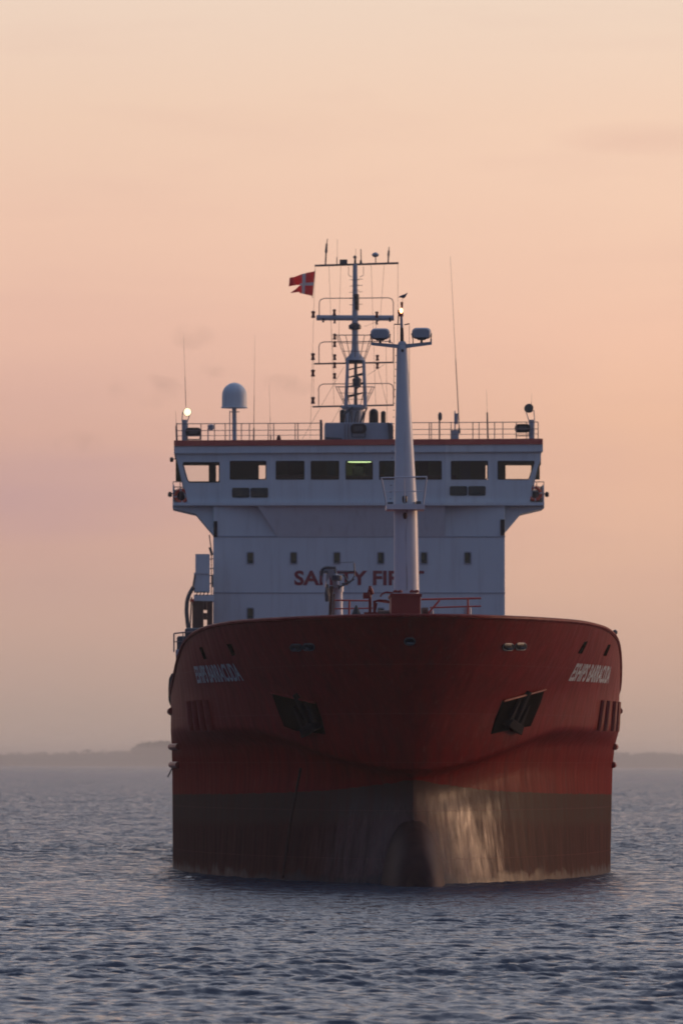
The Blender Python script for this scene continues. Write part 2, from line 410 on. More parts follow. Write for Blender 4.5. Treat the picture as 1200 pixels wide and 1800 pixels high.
    df = N('ShaderNodeBsdfDiffuse'); L(colr, df.inputs[0]); df.inputs['Roughness'].default_value = .6
    ms = N('ShaderNodeMixShader'); L(gloss, ms.inputs[0]); L(df.outputs[0], ms.inputs[1]); L(b.outputs[0], ms.inputs[2]); L(ms.outputs[0], t.nodes['Material Output'].inputs[0])
    b.inputs['Specular IOR Level'].default_value = .5
    bp = N('ShaderNodeBump'); bp.inputs['Strength'].default_value = .6; bp.inputs['Distance'].default_value = .05
    hgt = mth('ADD', mth('MULTIPLY', noise(1.1, (1, 1, .45), 2), 1.0), mth('ADD', mth('MULTIPLY', streak, .25), mth('ADD', mth('MULTIPLY', seam, .12), mth('MULTIPLY', mth('SINE', mth('MULTIPLY', sp.outputs[1], 9.)), .06))))
    L(hgt, bp.inputs['Height']); L(bp.outputs[0], b.inputs['Normal']); L(bp.outputs[0], df.inputs['Normal'])
    return m
# the boot topping as the photograph shows it (px, py) turned into (frame, height)
BOOT = []
for px, py in ((724, 1371), (760, 1376), (800, 1382), (860, 1389), (960, 1394), (1062, 1396)):
    p_, _ = H(px, py)
    if p_ is not None: BOOT.append((p_.y, p_.z))
BOOT = [(0., BOOT[0][1] + .02)] + sorted(BOOT) + [(40., BOOT[-1][1] - .15)]
M['hull'] = hull_material()
hull = hb.build('hull', M['hull'], ship, smooth=True)
for p_ in hull.data.polygons: p_.use_smooth = True

# bulbous bow below the stem
bb = MB(); prof = []
n = 26
sp_ = lambda v, e: math.copysign(abs(v) ** e, v)
vv = []; K = 36
for i in range(n + 1):
    a = -math.pi / 2 + math.pi * i / n; r = max(.002, abs(math.cos(a)) ** .55)
    for j in range(K):
        t = 2 * math.pi * j / K; c_, s_ = math.cos(t), math.sin(t)
        vv.append((1.10 * r * sp_(c_, .8) * (1 - .14 * sp_(s_, .8)), 4.6 + 6.4 * sp_(math.sin(a), .8) - .9 * max(0, s_) * -1, -.9 + 3.0 * r * sp_(s_, .85)))
ff = [(j*K+i, j*K+(i+1) % K, (j+1)*K+(i+1) % K, (j+1)*K+i) for j in range(n) for i in range(K)] + [tuple(range(K)), tuple(range(n*K, (n+1)*K))]
bb.add(vv, ff); bb.build('bulbous_bow', mat('bulb_antifouling', (.050, .022, .018), .6, spec=.12, var=.4, vscale=2, bump=.3), hull, smooth=True)

# rail cap along the bulwark, with its own rounded edge
cap = MB()
top = rows[-1]
pts = [Vector((-x, y, z)) for x, y, z in reversed(top[1:NT+1:2])] + [Vector((x, y, z)) for x, y, z in top[0:NT+1:2]]
cap.path(pts, .07, 6); cap.build('bulwark_cap', M['hull'], hull, smooth=True)
# decks
dk = MB()
for z, ya, yb, nm in ((7.1, 1.2, 15.5, 0), (5.4, 15.5, 91.5, 0)):
    ys = np.linspace(ya, yb, 40)
    L_ = [Vector((-(breadth(y, z) - .08), y, z)) for y in ys]; R_ = [Vector((breadth(y, z) - .08, y, z)) for y in ys]
    for i in range(39):
        dk.add([L_[i], R_[i], R_[i+1], L_[i+1]], [(0, 1, 2, 3)])
wb, wt_ = breadth(15.5, 5.4) - .1, breadth(15.5, 7.1) - .1
dk.add([(-wb, 15.5, 5.4), (wb, 15.5, 5.4), (wt_, 15.5, 7.1), (-wt_, 15.5, 7.1)], [(0, 1, 2, 3)])
dk.build('deck', M['red'], ship)

# vertical half-round pipe fenders on the shoulders, above the knuckle
for side, xs in ((1, ((1057, 1044), (1068, 1055), (1079, 1068), (1083, 1078))), (-1, ((334, 343), (345, 352), (357, 362), (369, 373)))):
    for xt, xb in xs:
        a, _ = H(xt, 1236); b_, _ = H(xb, 1287)
        if a is None or b_ is None: continue
        yy = .5 * (a.y + b_.y) if abs(a.y - b_.y) < 3 else b_.y
        m_ = MB(); P = [surf(yy, z, side, .03)[0] for z in np.linspace(4.98, 6.0, 7)]
        m_.path(P, .13, 10)
        m_.build('pipe_fender', M['red'], hull, smooth=True)
# long rubbing strakes, three a side
for side in (1, -1):
    for z in (5.72, 4.45, 3.80):
        m_ = MB(); y0 = {5.72: 22.5, 4.45: 21.5, 3.8: 22.5}[z]
        P = [surf(y, z, side, .02)[0] for y in list(np.linspace(y0, 32, 12)) + [50, 70, 90]]
        m_.path(P, .12, 10); m_.build('rubbing_strake', M['red'], hull, smooth=True)

def hull_plate(name, poly, off, depth, material, parent, smooth=False):
    """a plate laid on the hull, its outline in photo pixels"""
    bm = bmesh.new(); f = bm.faces.new([bm.verts.new((px, py, 0)) for px, py in poly])
    bmesh.ops.triangulate(bm, faces=bm.faces)
    for _ in range(4):
        ed = [e for e in bm.edges if e.calc_length() > 6]
        if not ed: break
        bmesh.ops.subdivide_edges(bm, edges=ed, cuts=1); bmesh.ops.triangulate(bm, faces=bm.faces)
    bm.verts.index_update(); vs_ = []
    for v in bm.verts:
        p_, n_ = H(v.co.x, v.co.y)
        if p_ is None: bm.free(); return None
        vs_.append(p_ + n_ * off)
    fs_ = [tuple(v.index for v in f.verts) for f in bm.faces]; bm.free()
    o = MB().add(vs_, fs_).build(name, material, parent, True)
    sd_ = o.modifiers.new('thickness', 'SOLIDIFY'); sd_.thickness = depth * .4; sd_.offset = 0
    return o
def hull_ring(name, poly, cx, cy, grow, off, r, material, parent):
    m_ = MB(); P = []
    for px, py in poly:
        p_, n_ = H(cx + (px - cx) * grow, cy + (py - cy) * grow)
        P.append(p_ + n_ * off)
    m_.path(P + [P[0]], r * .65, 6); return m_.build(name, material, parent, smooth=True)
M['fairlead'] = mat('worn_steel_lip', (.13, .14, .15), .35, metal=.4)
# mooring openings in the bulwark: a pair a side and one on the stem, then two freeing slots a side
for cx, cy, w in ((521, 1138, 19), (543, 1137, 19), (720, 1127, 17), (892, 1137, 18), (914, 1136, 18)):
    o = hull_plate('mooring_hole', rrect(cx - w/2, cy - 5.5, cx + w/2, cy + 5.5, 5), .012, .05, M['black'], hull)
    hull_ring('lip', rrect(cx - w/2, cy - 5.5, cx + w/2, cy + 5.5, 5), cx, cy, 1.05, .02, .035, M['fairlead'], o)
    sb = MB(); p_, n_ = H(cx, cy + 3.5)
    sb.tube(p_ + n_ * .015 + Vector((-.1, 0, 0)), p_ + n_ * .015 + Vector((.12, 0, 0)), .045, n=8); sb.build('roller', M['fairlead'], o, smooth=True)
for poly in (((1026, 1128), (1032, 1127), (1021, 1149), (1015, 1148)), ((1068, 1133), (1072, 1133), (1064, 1153), (1059, 1152)),
             ((351, 1138), (356, 1137), (364, 1158), (359, 1159)), ((399, 1132), (407, 1132), (414, 1151), (409, 1153))):
    hull_plate('freeing_slot', poly, .012, .03, M['pocket'], hull)

# anchor pockets: flat plates, recess shade put into their colour, under a brow, and the anchors stowed in them
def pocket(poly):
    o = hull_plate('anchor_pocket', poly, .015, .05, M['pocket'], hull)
    e = MB(); P = []
    (ax, ay), (bx, by) = poly[0], poly[1]
    for k in range(9):
        p_, n_ = H(ax + (bx - ax) * k / 8, ay + (by - ay) * k / 8); P.append(p_ + n_ * .06)
    e.path(P, .035, 6); e.build('pocket_brow', M['hull'], o, smooth=True)
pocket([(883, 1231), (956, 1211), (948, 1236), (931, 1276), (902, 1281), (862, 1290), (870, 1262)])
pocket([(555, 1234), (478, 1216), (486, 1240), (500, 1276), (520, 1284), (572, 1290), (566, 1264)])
def anchor(cx, cy, lean, label):
    p_, n_ = H(cx, cy); t = empty('anchor', SHIP @ (p_ + n_ * .25))
    tag(t, label, 'anchor', 'stockless anchors stowed in the bow pockets')
    z = n_; u = Vector((0, 0, 1)).cross(z).normalized(); w = z.cross(u)
    rot = SHIP.to_3x3() @ Matrix((u, w, z)).transposed(); t.matrix_world = Matrix.Translation(SHIP @ (p_ + n_ * .10)) @ (rot @ Matrix.Rotation(lean, 3, 'Z')).to_4x4()
    MB().box((-.09, -.5, -.1), (.09, .75, .08)).build('shank', M['anchor'], t, bevel=.03)
    c = MB(); c.prism([(-.62, -.62, -.16), (.62, -.62, -.16), (.5, -.32, -.16), (-.5, -.32, -.16)], [(-.62, -.62, .16), (.62, -.62, .16), (.5, -.32, .16), (-.5, -.32, .16)])
    c.build('crown', M['anchor'], t, bevel=.03)
    for s in (-1, 1):
        f_ = MB(); f_.prism([(s*.30, -.4, -.06), (s*.58, -.4, -.06), (s*.48, .35, -.03), (s*.40, .42, -.03)], [(s*.30, -.4, .07), (s*.58, -.4, .07), (s*.48, .35, .05), (s*.40, .42, .05)])
        f_.build('fluke', M['anchor'], t, bevel=.02)
M['anchor'] = mat('anchor_steel', (.022, .018, .018), .9, spec=.1, var=.4)
anchor(908, 1250, R(-14), 'dark stockless anchor in the pocket on the lighter right side of the bow')
anchor(540, 1255, R(14), 'dark stockless anchor in the pocket on the darker left side of the bow')

# one thin darker strip down the left of the lower bow
M['strip_brown'] = mat('dark_strip_brown', (.066, .032, .025), .8, spec=.1, var=.3)
hull_plate('dark_strip', [(527, 1350), (530.5, 1350), (513, 1440), (499, 1543), (495.5, 1543), (509.5, 1440)], .01, .02, M['strip_brown'], hull)
# the ship's name on both bows
def text_mesh(body, size, bold=.0, res=3):
    cu = bpy.data.curves.new('lettering', 'FONT'); cu.body = body; cu.size = size; cu.resolution_u = res; cu.offset = bold
    ob = bpy.data.objects.new('lettering', cu); col.objects.link(ob)
    dg = bpy.context.evaluated_depsgraph_get(); me = bpy.data.meshes.new_from_object(ob.evaluated_get(dg))
    bpy.data.objects.remove(ob); bpy.data.curves.remove(cu)
    bm = bmesh.new(); bm.from_mesh(me); bmesh.ops.remove_doubles(bm, verts=bm.verts, dist=1e-4)
    bmesh.ops.triangulate(bm, faces=bm.faces)
    for _ in range(2):
        ed = [e for e in bm.edges if e.calc_length() > .12]
        if ed: bmesh.ops.subdivide_edges(bm, edges=ed, cuts=1); bmesh.ops.triangulate(bm, faces=bm.faces)
    V = [v.co.copy() for v in bm.verts]; Fc = [tuple(v.index for v in f.verts) for f in bm.faces]; bm.verts.index_update()
    Fc = [tuple(v.index for v in f.verts) for f in bm.faces]; bm.free()
    return V, Fc
def arc_table(z, y0, side):
    T = [(0.0, y0)]; y = y0; a = breadth(y, z)
    while T[-1][0] < 16:
        y += .02; b_ = breadth(y, z); T.append((T[-1][0] + math.hypot(.02, b_ - a), y)); a = b_
    return T
def name_on_hull(side, px0, px1, py):
    V, Fc = text_mesh('ESHIPS BARRACUDA', .78, .022)
    p0, _ = H(px0, py); p1, _ = H(px1, py); z0 = p0.z
    ya, yb = min(p0.y, p1.y), max(p0.y, p1.y)
    T = arc_table(6.85, ya, side); L_ = [s for s, y in T if y <= yb][-1]
    w = max(v.x for v in V); ss = [s for s, y in T]; yy = [y for s, y in T]
    vv = []
    for v in V:
        s = v.x / w * L_
        if side < 0: s = L_ - s
        y = float(np.interp(s, ss, yy)); vv.append(surf(y, 6.60 + v.y, side, .014)[0])
    return MB().add(vv, Fc).build('name_lettering', M['letter_white'], hull)
name_on_hull(1, 1003, 1071, 1185)
name_on_hull(-1, 425, 345, 1188)

# ------------------------------------------------------------------ superstructure
YS = 86.0
sup = MB()
a = S(375, 886, YS); b_ = S(887, 1100, YS)
zt = a.z; sup.box((a.x, YS, 5.2), (b_.x, YS + 9, zt))
SUP = sup.build('superstructure', M['white'], ship, bevel=.04)
# forward-leaning apron beneath the bridge front
ap = MB()
t0, t1, t2, t3 = S(452, 888, 85.5), S(782, 888, 85.5), S(782, 944, YS - .02), S(488, 944, YS - .02)
g0, g1 = S(452, 888, YS + .05), S(782, 888, YS + .05)
ap.add([t0, t1, t2, t3, g0, g1], [(0, 1, 2, 3), (0, 3, 4), (1, 5, 2), (0, 4, 5, 1)])
ap.build('bridge_apron', M['white'], SUP)
# deck edge seams
for py in (943, 1042):
    s_ = MB(); p0, p1 = S(375, py, YS), S(887, py, YS); s_.box((p0.x - .01, YS - .025, p0.z - .03), (p1.x + .01, YS + .02, p0.z + .03)); s_.build('deck_seam', M['seam'] if 'seam' in M else M['grey'], SUP)
# cabin windows
def cabin_window(px, py):
    w, h = 14, 23
    out = [S(x, y, YS - .035) for x, y in rrect(px - w/2, py - h/2, px + w/2, py + h/2, 3)]
    inn = [S(x, y, YS - .035) for x, y in rrect(px - w/2 + 2, py - h/2 + 2, px + w/2 - 2, py + h/2 - 2, 2)]
    fr = ring(MB(), out, inn).build('window', M['grey'], SUP)
    g = MB(); panel(g, rrect(px - w/2 + 1.6, py - h/2 + 1.6, px + w/2 - 1.6, py + h/2 - 1.6, 2), YS - .012, .03)
    # a window frame carries its pane
    g.build('pane', M['darkglass'], fr)
    c_ = MB(); panel(c_, [(px - 4.4, py - h/2 + 2.6), (px + (1 if px % 2 else 4.4), py - h/2 + 2.6), (px + (1 if px % 2 else 4.4), py + 4), (px - 4.4, py + 4)], YS - .02, .01)
    c_.build('curtain', M['olive'], fr)
for px in (440, 516, 592, 669, 745, 821.5): cabin_window(px, 981)
for px in (440, 669, 745, 821.5): cabin_window(px, 1079)
for x0, x1, y0, y1 in ((375.5, 382, 916, 944), (879, 886.5, 913, 941)):
    v_ = MB(); panel(v_, [(x0, y0), (x1, y0), (x1, y1), (x0, y1)], YS - .05, .12); v_.build('side_vent', M['black'], SUP)
# SAFETY FIRST
V, Fc = text_mesh('SAFETY FIRST', 1.0, .032)
w = max(v.x for v in V); x0 = min(v.x for v in V); h = max(v.y for v in V)
p0, p1 = S(517, 1027.5, YS), S(745, 1003, YS)
vv = [Vector((p0.x + (v.x - x0) / (w - x0) * (p1.x - p0.x), YS - .018, p0.z + v.y / h * (p1.z - p0.z))) for v in V]
MB().add(vv, Fc).build('safety_lettering', M['letter_red'], SUP)

# ------------------------------------------------------------------ wheelhouse
WH = empty('wheelhouse', (0, 0, 0), ship)
PL = [(300, 86.3), (393, 86.0), (476, 85.5), (783, 85.5), (862, 86.0), (960, 86.3)]
def wy(px):
    for (xa, ya), (xb, yb) in zip(PL[:-1], PL[1:]):
        if px <= xb: return ya + (yb - ya) * (px - xa) / (xb - xa)
    return PL[-1][1]
wall = MB(); TH = .14
def strip(poly): panel(wall, poly, wy, TH)
# columns of wall between the windows: list of window spans
W0, W1 = 810, 841
wins = [(404, 468), (484.5, 535), (546, 596), (607, 655), (666, 718), (728, 776), (792, 857)]
strip([(306, 783), (393, 783), (393, 812), (312, 812)]); strip([(862, 780), (953, 777), (949, 810), (862, 810)])
edges = [393, 476, 540.5, 601.5, 660.5, 723, 783, 862]
for xa, xb in zip(edges[:-1], edges[1:]): strip([(xa, 782), (xb, 782), (xb, W0), (xa, W0)])
for k, (xa, xb) in enumerate(zip(edges[:-1], edges[1:])):
    wa, wb = wins[k]
    strip([(xa, W0), (wa, W0), (wa, W1+2), (xa, W1+2)]); strip([(wb, W0), (xb, W0), (xb, W1+2), (wb, W1+2)])
    strip([(xa, W1+2), (xb, W1+2), (xb, 885), (xa, 885)])
# ends, with the slanting outboard windows
strip([(312, 812), (322, 812), (332, 848), (323, 848)]); strip([(386, 812), (393, 812), (393, 848), (386, 848)])
strip([(323, 848), (393, 848), (393, 885), (330, 885)])
strip([(939, 810), (949, 810), (936, 843), (929.5, 843)]); strip([(862, 810), (874, 810), (874, 843), (862, 843)])
strip([(862, 843), (936, 843), (930, 885), (862, 885)])
# end walls, roof soffit, floor
def endwall(pts_px):
    fr = [S(px, py, 86.4) for px, py in pts_px]; wall.prism(fr, [v + Vector((0, 1.3, 0)) for v in fr])
endwall([(306, 783), (309, 783), (331, 884), (327, 884)]); endwall([(949, 778), (953, 778), (932, 884), (929, 884)])
wall.build('front_wall', M['white'], WH)
# back wall: solid amidships, open at the ends where the wing windows are
YB = 91.2
bw = MB()
def bp(x0, y0, x1, y1): panel(bw, [(x0, y0), (x1, y0), (x1, y1), (x0, y1)], YB, .1)
bp(309, 786, 950, 818); bp(325, 846, 934, 884); bp(367, 818, 380, 846); bp(388, 818, 455, 846); bp(467, 818, 853, 843); bp(853, 843, 934, 846); bp(858, 818, 888, 843)
bp(309, 818, 322, 846); bp(933, 818, 948, 843)
bw.build('back_wall', M['olive'], WH)
rf = MB(); p0, p1 = S(309, 778, 86), S(950, 775, 86)
def slab(mb, xa, xb, z0, z1, x_in=0):
    P = [(xa, 86.6), (S(393, 800, 86).x, 86.3), (S(476, 800, 85.7).x, 85.8), (S(783, 800, 85.7).x, 85.8), (S(862, 800, 86).x, 86.3), (xb, 86.6), (xb, 91.3), (xa, 91.3)]
    mb.prism([(x, y, z0) for x, y in P], [(x, y, z1) for x, y in P])
slab(rf, p0.x, p1.x, p0.z - .06, p0.z + .06); p2 = S(330, 885, 86); p3 = S(930, 885, 86)
rf.build('roof', M['grey'], WH)
fl = MB(); slab(fl, p2.x, p3.x, p2.z + .02, p2.z + .14); fl.build('floor', M['brown'], WH)
# fascia and red roof edge, following the facets
def facetband(name, y0, y1, out, m_, inset=0):
    b_ = MB(); q_ = [(306 + inset, 86.2), (393, 85.9), (476, 85.4), (783, 85.4), (862, 85.9), (953.5 - inset, 86.2)]
    for (xa, ya), (xb, yb) in zip(q_[:-1], q_[1:]):
        k = lambda x: -3.2 * (x - 306) / 650
        fr = [S(xa + (2 if xa < 310 and name == 'roof_edge' else 0), y0 + k(xa), ya - out), S(xb - (3 if xb > 950 and name == 'roof_edge' else 0), y0 + k(xb), yb - out), S(xb, y1 + k(xb), yb - out), S(xa, y1 + k(xa), ya - out)]
        b_.prism(fr, [v + Vector((0, .3 + out, 0)) for v in fr])
    # the returns along both ends
    for xa in (306 + inset, 953.5 - inset):
        u = S(xa, y0 + k(xa), 86.3); l = S(xa, y1 + k(xa), 86.3); s = .1 if xa < 500 else -.1
        b_.box((u.x, 86.35, l.z), (u.x + s, 91.5, u.z))
    return b_.build(name, m_, WH)
facetband('roof_edge', 774, 784, .12, M['redtrim']); facetband('fascia', 784.3, 797, .06, M['white'])
# sill line at the foot of the bridge front
sl = MB()
q_ = [(304, 86.2), (393, 85.9), (452, 85.55), (476, 85.4), (783, 85.4), (862, 85.9), (956, 86.2)]
for (xa, ya), (xb, yb) in zip(q_[:-1], q_[1:]):
    fr = [S(xa, 883, ya - .1), S(xb, 883, yb - .1), S(xb, 888.5, yb - .1), S(xa, 888.5, ya - .1)]
    sl.prism(fr, [v + Vector((0, .3, 0)) for v in fr])
sl.build('sill_ledge', M['white'], WH)
so = MB(); a, b_ = S(306, 888, 86), S(955, 888, 86)
so.add([(a.x, 86.1, a.z), (S(393,888,85.9).x, 85.9, a.z), (S(476,888,85.5).x, 85.5, a.z), (S(783,888,85.5).x, 85.5, a.z), (S(862,888,85.9).x, 85.9, a.z), (b_.x, 86.1, a.z), (b_.x, 91.4, a.z), (a.x, 91.4, a.z)], [tuple(range(8))])
so.build('bridge_underside', M['grey'], WH)
# windows: frame gasket and pane
def wh_window(poly):
    out = [S(x, y, wy(x) - .02) for x, y in poly]
    cx = sum(p[0] for p in poly) / len(poly); cy = sum(p[1] for p in poly) / len(poly)
    inn = [S(cx + (x - cx) * .955, cy + (y - cy) * .93, wy(x) - .02) for x, y in poly]
    f_ = ring(MB(), out, inn).build('window', M['black'], WH)
    g = MB(); g.add([S(x, y, wy(x) + .05) for x, y in poly], [tuple(range(len(poly)))]); g.build('pane', M['glass'], f_)
for a, b_ in wins: wh_window(rrect(a, W0, b_, W1 + 2, 3.5))
wh_window([(322, 813), (384.5, 812), (386, 815), (386, 846), (384, 848), (332, 848), (328, 842), (321, 817)])
wh_window([(874, 812), (877, 810), (937, 810), (939, 813), (930, 841), (928, 843), (877, 843), (874, 840)])
for x0, y0, x1, y1 in ((408, 857.5, 471, 874.5), (790, 854.5, 853, 871)):
    for k in (0, 1):
        xa, xb = (x0, (x0 + x1) / 2 - 1) if k == 0 else ((x0 + x1) / 2 + 1, x1)
        f_ = MB(); panel(f_, rrect(xa, y0, xb, y1, 2.5), lambda p: wy(p) - .03, .05); f_ = f_.build('lower_window', M['black'], WH)
        g = MB(); panel(g, rrect(xa + 2, y0 + 2, xb - 2, y1 - 2, 2), lambda p: wy(p) - .04, .01); g.build('pane', M['darkglass'], f_)
# inside: ceiling lamp, console, curtains and pillars seen through the panes
lt = MB(); a, b_ = S(613, 806.5, 87.2), S(651, 812.5, 87.2); lt.lathe(((a.x + b_.x) / 2, 87.2, (a.z + b_.z) / 2), [(.001, -.1), (.55, -.08), (.6, 0), (.4, .07), (.001, .08)], 16, sy=.6); lt.build('ceiling_lamp', M['tube_light'], WH)
ob = MB(); a, b_ = S(572, 812, 88.8), S(592, 812, 88.8)
cs = MB(); a, b_ = S(480, 836, 87), S(800, 850, 87); cs.box((a.x, 86.6, b_.z), (b_.x, 87.5, a.z)); cs.build('console', M['brown'], WH, bevel=.03)
for x0, x1, ya, mm in ((418, 438, 87.5, 'olive'), (507, 536, 88.5, 'brown'), (575, 590, 88.3, 'darkgrey'), (607, 622, 88, 'olive'), (639, 650, 89.5, 'darkgrey'), (675, 690, 88.5, 'darkgrey'), (736, 752, 88, 'brown'), (808, 826, 87.8, 'darkgrey')):
    p_ = MB(); a, b_ = S(x0, 800, ya), S(x1, 850, ya); p_.box((a.x, ya, b_.z), (b_.x, ya + .15, a.z)); p_.build('interior_panel', M[mm], WH)
ch = MB(); c_ = S(630, 836, 88); ch.box((c_.x - .3, 87.9, c_.z - .4), (c_.x + .3, 88.2, c_.z + .45)); ch.build('chair_back', M['black'], WH, bevel=.08)
for x0, x1, y0, y1 in ((612, 624, 818, 821), (628, 640, 823, 827)):
    b_ = MB(); panel(b_, [(x0, y0), (x1, y0 + 1), (x1, y1), (x0, y1)], 88.6, .05); b_.build('bulkhead_notice', mat('amber_notice', (.35, .28, .05), .5), WH)

# bridge wings: bracket, balcony screen and rail, lifebuoy
def wing(sgn):
    w_ = MB()
    f = (lambda x: x) if sgn < 0 else (lambda x: 1259.5 - x)
    panel(w_, [(f(303.5), 886), (f(303.5), 893.5), (f(344), 903), (f(376), 941), (f(376), 886)], 86.35, 2.4)
    o = w_.build('wing_bracket', M['white'], ship, bevel=.02)
    sc_ = MB(); panel(sc_, [(f(305), 861), (f(331), 861), (f(331), 885), (f(305), 885)], 88.9, .06); panel(sc_, [(f(304), 852), (f(306), 852), (f(306), 886), (f(304), 886)], 86.4, 2.5)
    sc_.build('wing_screen', M['white'], o)
    rl = MB(); r = .02
    for y in (847, 856): rl.tube(S(f(304.5), y, 86.5), S(f(330), y, 86.5), r); rl.tube(S(f(304.5), y, 86.5), S(f(304.5), y, 88.8), r)
    for x in (304.5, 317): rl.tube(S(f(x), 847, 86.5), S(f(x), 886, 86.5), r)
    rl.build('wing_rail', M['rail'], o)
    fd = MB(); panel(fd, [(f(310), 865), (f(326), 863), (f(330), 880), (f(312), 882)], 88, .3); fd.build('wing_console', M['darkgrey'], o, bevel=.05)
    lm = MB(); c_ = S(f(299), 869, 86.6); lm.lathe(c_, [(.03, -.13), (.1, -.1), (.1, .06), (.05, .12)], 10); lm.tube(c_, S(f(306), 867, 86.6), .025); lm.build('side_lamp', M['black'], o)
wing(-1); wing(1)
def lifebuoy(px, py, ya, label):
    c_ = SHIP @ S(px, py, ya); t = empty('lifebuoy', c_); t.rotation_euler = (R(90), 0, R(1))
    tag(t, label, 'lifebuoy', 'lifebuoys on the bridge wings')
    m_ = MB(); n1, n2 = 28, 10; vs_ = []
    for i in range(n1):
        for j in range(n2):
            a, b2 = 2*math.pi*i/n1, 2*math.pi*j/n2; r = .29 + .075 * math.cos(b2); vs_.append((r*math.cos(a), r*math.sin(a), .075*math.sin(b2)))
    for i in range(n1):
        m_.add([], []); 
    k = [(i*n2+j, ((i+1) % n1)*n2+j, ((i+1) % n1)*n2+(j+1) % n2, i*n2+(j+1) % n2) for i in range(n1) for j in range(n2)]
    m_.add(vs_, k); m_.mi = [1 if (i % 7) == 0 else 0 for i in range(n1) for j in range(n2)]
    m_.build('ring', [M['orange'], M['flagwhite']], t, smooth=True)
    l_ = MB(); P = [Vector((.39*math.cos(a), .39*math.sin(a), .02)) for a in np.linspace(0, 2*math.pi, 25)]; l_.path(P, .012, 5); l_.build('grab_line', M['wire'], t)
lifebuoy(939, 868, 86.30, 'orange lifebuoy hung on the wing of the bridge beside the dark unlit searchlight')
lifebuoy(319, 872, 86.30, 'orange lifebuoy hung on the wing of the bridge below the lit searchlight')
# small lamp on the left edge of the wheelhouse
m_ = MB(); c_ = S(302, 808, 86.3); m_.lathe(c_, [(.02, -.12), (.08, -.1), (.09, .08), (.03, .12)], 10); m_.tube(c_, S(309, 806, 86.3), .02); m_.build('side_lamp', M['black'], WH)

# ------------------------------------------------------------------ on the wheelhouse roof
ROOF_PY = 773
def roof_rail(x0, x1, ya, n):
    m_ = MB(); k = lambda x: -3.2 * (x - 306) / 650
    for y, r in ((745, .02), (757, .016), (766, .013)): m_.tube(S(x0, y + k(x0), ya), S(x1, y + k(x1), ya), r)
    for i in range(n + 1):
        x = x0 + (x1 - x0) * i / n; m_.tube(S(x, 745 + k(x), ya), S(x, 776 + k(x), ya), .022)
    return m_.build('roof_rail', M['rail'], ship)
roof_rail(311, 566, 86.6, 6); roof_rail(716, 945, 86.6, 6); roof_rail(330, 566, 90.8, 5); roof_rail(716, 925, 90.8, 5)
for x in (311, 945):
    m_ = MB()
    for y in (745, 757): m_.tube(S(x, y - 1, 86.6), S(x, y + (3 if x < 500 else 2), 90.8), .018)
    m_.build('roof_rail', M['rail'], ship)
# satellite dome
dome = empty('satellite_dome', (0, 0, 0), ship)
c_ = S(412, 717, 88.5); k = PXM(88.5)
prof = [(.001, 0), (23.5*k, 0), (23.5*k, 1.2*k), (22*k, 2*k), (21.8*k, 20*k)] + [(21.8*k*math.cos(a), (22 + 22.5*math.sin(a))*k) for a in np.linspace(0, R(88), 12)]
MB().lathe(c_, prof, 32).build('radome', M['white'], dome, smooth=True)
m_ = MB(); m_.tube(c_, S(412.5, 774, 88.5), 4*k, n=14); m_.tube(S(404, 722, 88.5), S(404, 774, 88.5), .8*k); m_.tube(S(404, 724, 88.5), S(421, 724, 88.5), .8*k); m_.build('dome_post', M['grey'], dome, smooth=True)
# searchlights on posts
def searchlight(px, py, r, face, lit):
    t = empty('searchlight', (0, 0, 0), ship); c_ = S(px, py, 87.5); k = PXM(87.5)
    d = Vector(face).normalized(); a = c_ + d * 4.5 * k
    m_ = MB(); m_.tube(c_ - d * 5 * k, c_ + d * 5 * k, .62*r*k, r*k, n=20); m_.tube(c_ - d * 7 * k, c_ - d * 5 * k, .25*r*k, .6*r*k, n=14); m_.build('lamp_housing', M['darkgrey'], t, smooth=True)
    l_ = MB(); l_.tube(c_ + d * 5.02 * k, c_ + d * 5.6 * k, .88*r*k, .74*r*k, n=20); l_.build('lamp_glass', M['lamp_search'] if lit else M['darkglass'], t, smooth=True)
    p_ = MB(); px2 = px + (-4 if px < 500 else 3)
    p_.tube(S(px2 + 1, 738, 87.5), S(px2 + 1, 775, 87.5), 5.2*k, n=14)
    p_.tube(S(px2 - 4, 740, 87.5), S(px - r + 1, py, 87.5), .8*k); p_.tube(S(px2 + 6, 740, 87.5), S(px + r - 1, py + 2, 87.5), .8*k); p_.build('lamp_post', M['grey'], t, smooth=True)
searchlight(328, 724, 7.6, (.35, -1, -.10), True)
searchlight(930, 719, 8.5, (-.35, -1, .25), False)
def floodlight(px, py, w, h, ya, tilt=0):
    t = empty('floodlight', (0, 0, 0), ship)
    m_ = MB(); panel(m_, rrect(px - w/2, py - h/2, px + w/2, py + h/2, h*.42), ya, .3); m_.build('lamp_housing', M['black'], t, bevel=.02)
    g = MB(); panel(g, rrect(px - w/2 + 6, py - h/2 + 4, px + w/2 - 6, py + h/2 - 4, h*.2), ya - .012, .02); g.build('lamp_glass', M['darkgrey'], t)
    b_ = MB(); b_.tube(S(px - w*.42, py, ya + .15), S(px - w*.42, py + h*.9, ya + .15), .025); b_.tube(S(px + w*.42, py, ya + .15), S(px + w*.42, py + h*.9, ya + .15), .025)
    b_.tube(S(px - w*.42, py + h*.9, ya + .15), S(px + w*.42, py + h*.9, ya + .15), .025); b_.build('bracket', M['darkgrey'], t)
floodlight(340, 759, 28, 15, 86.8); floodlight(918, 752.5, 27, 15, 86.8); floodlight(630, 753, 28, 17, 86.5)
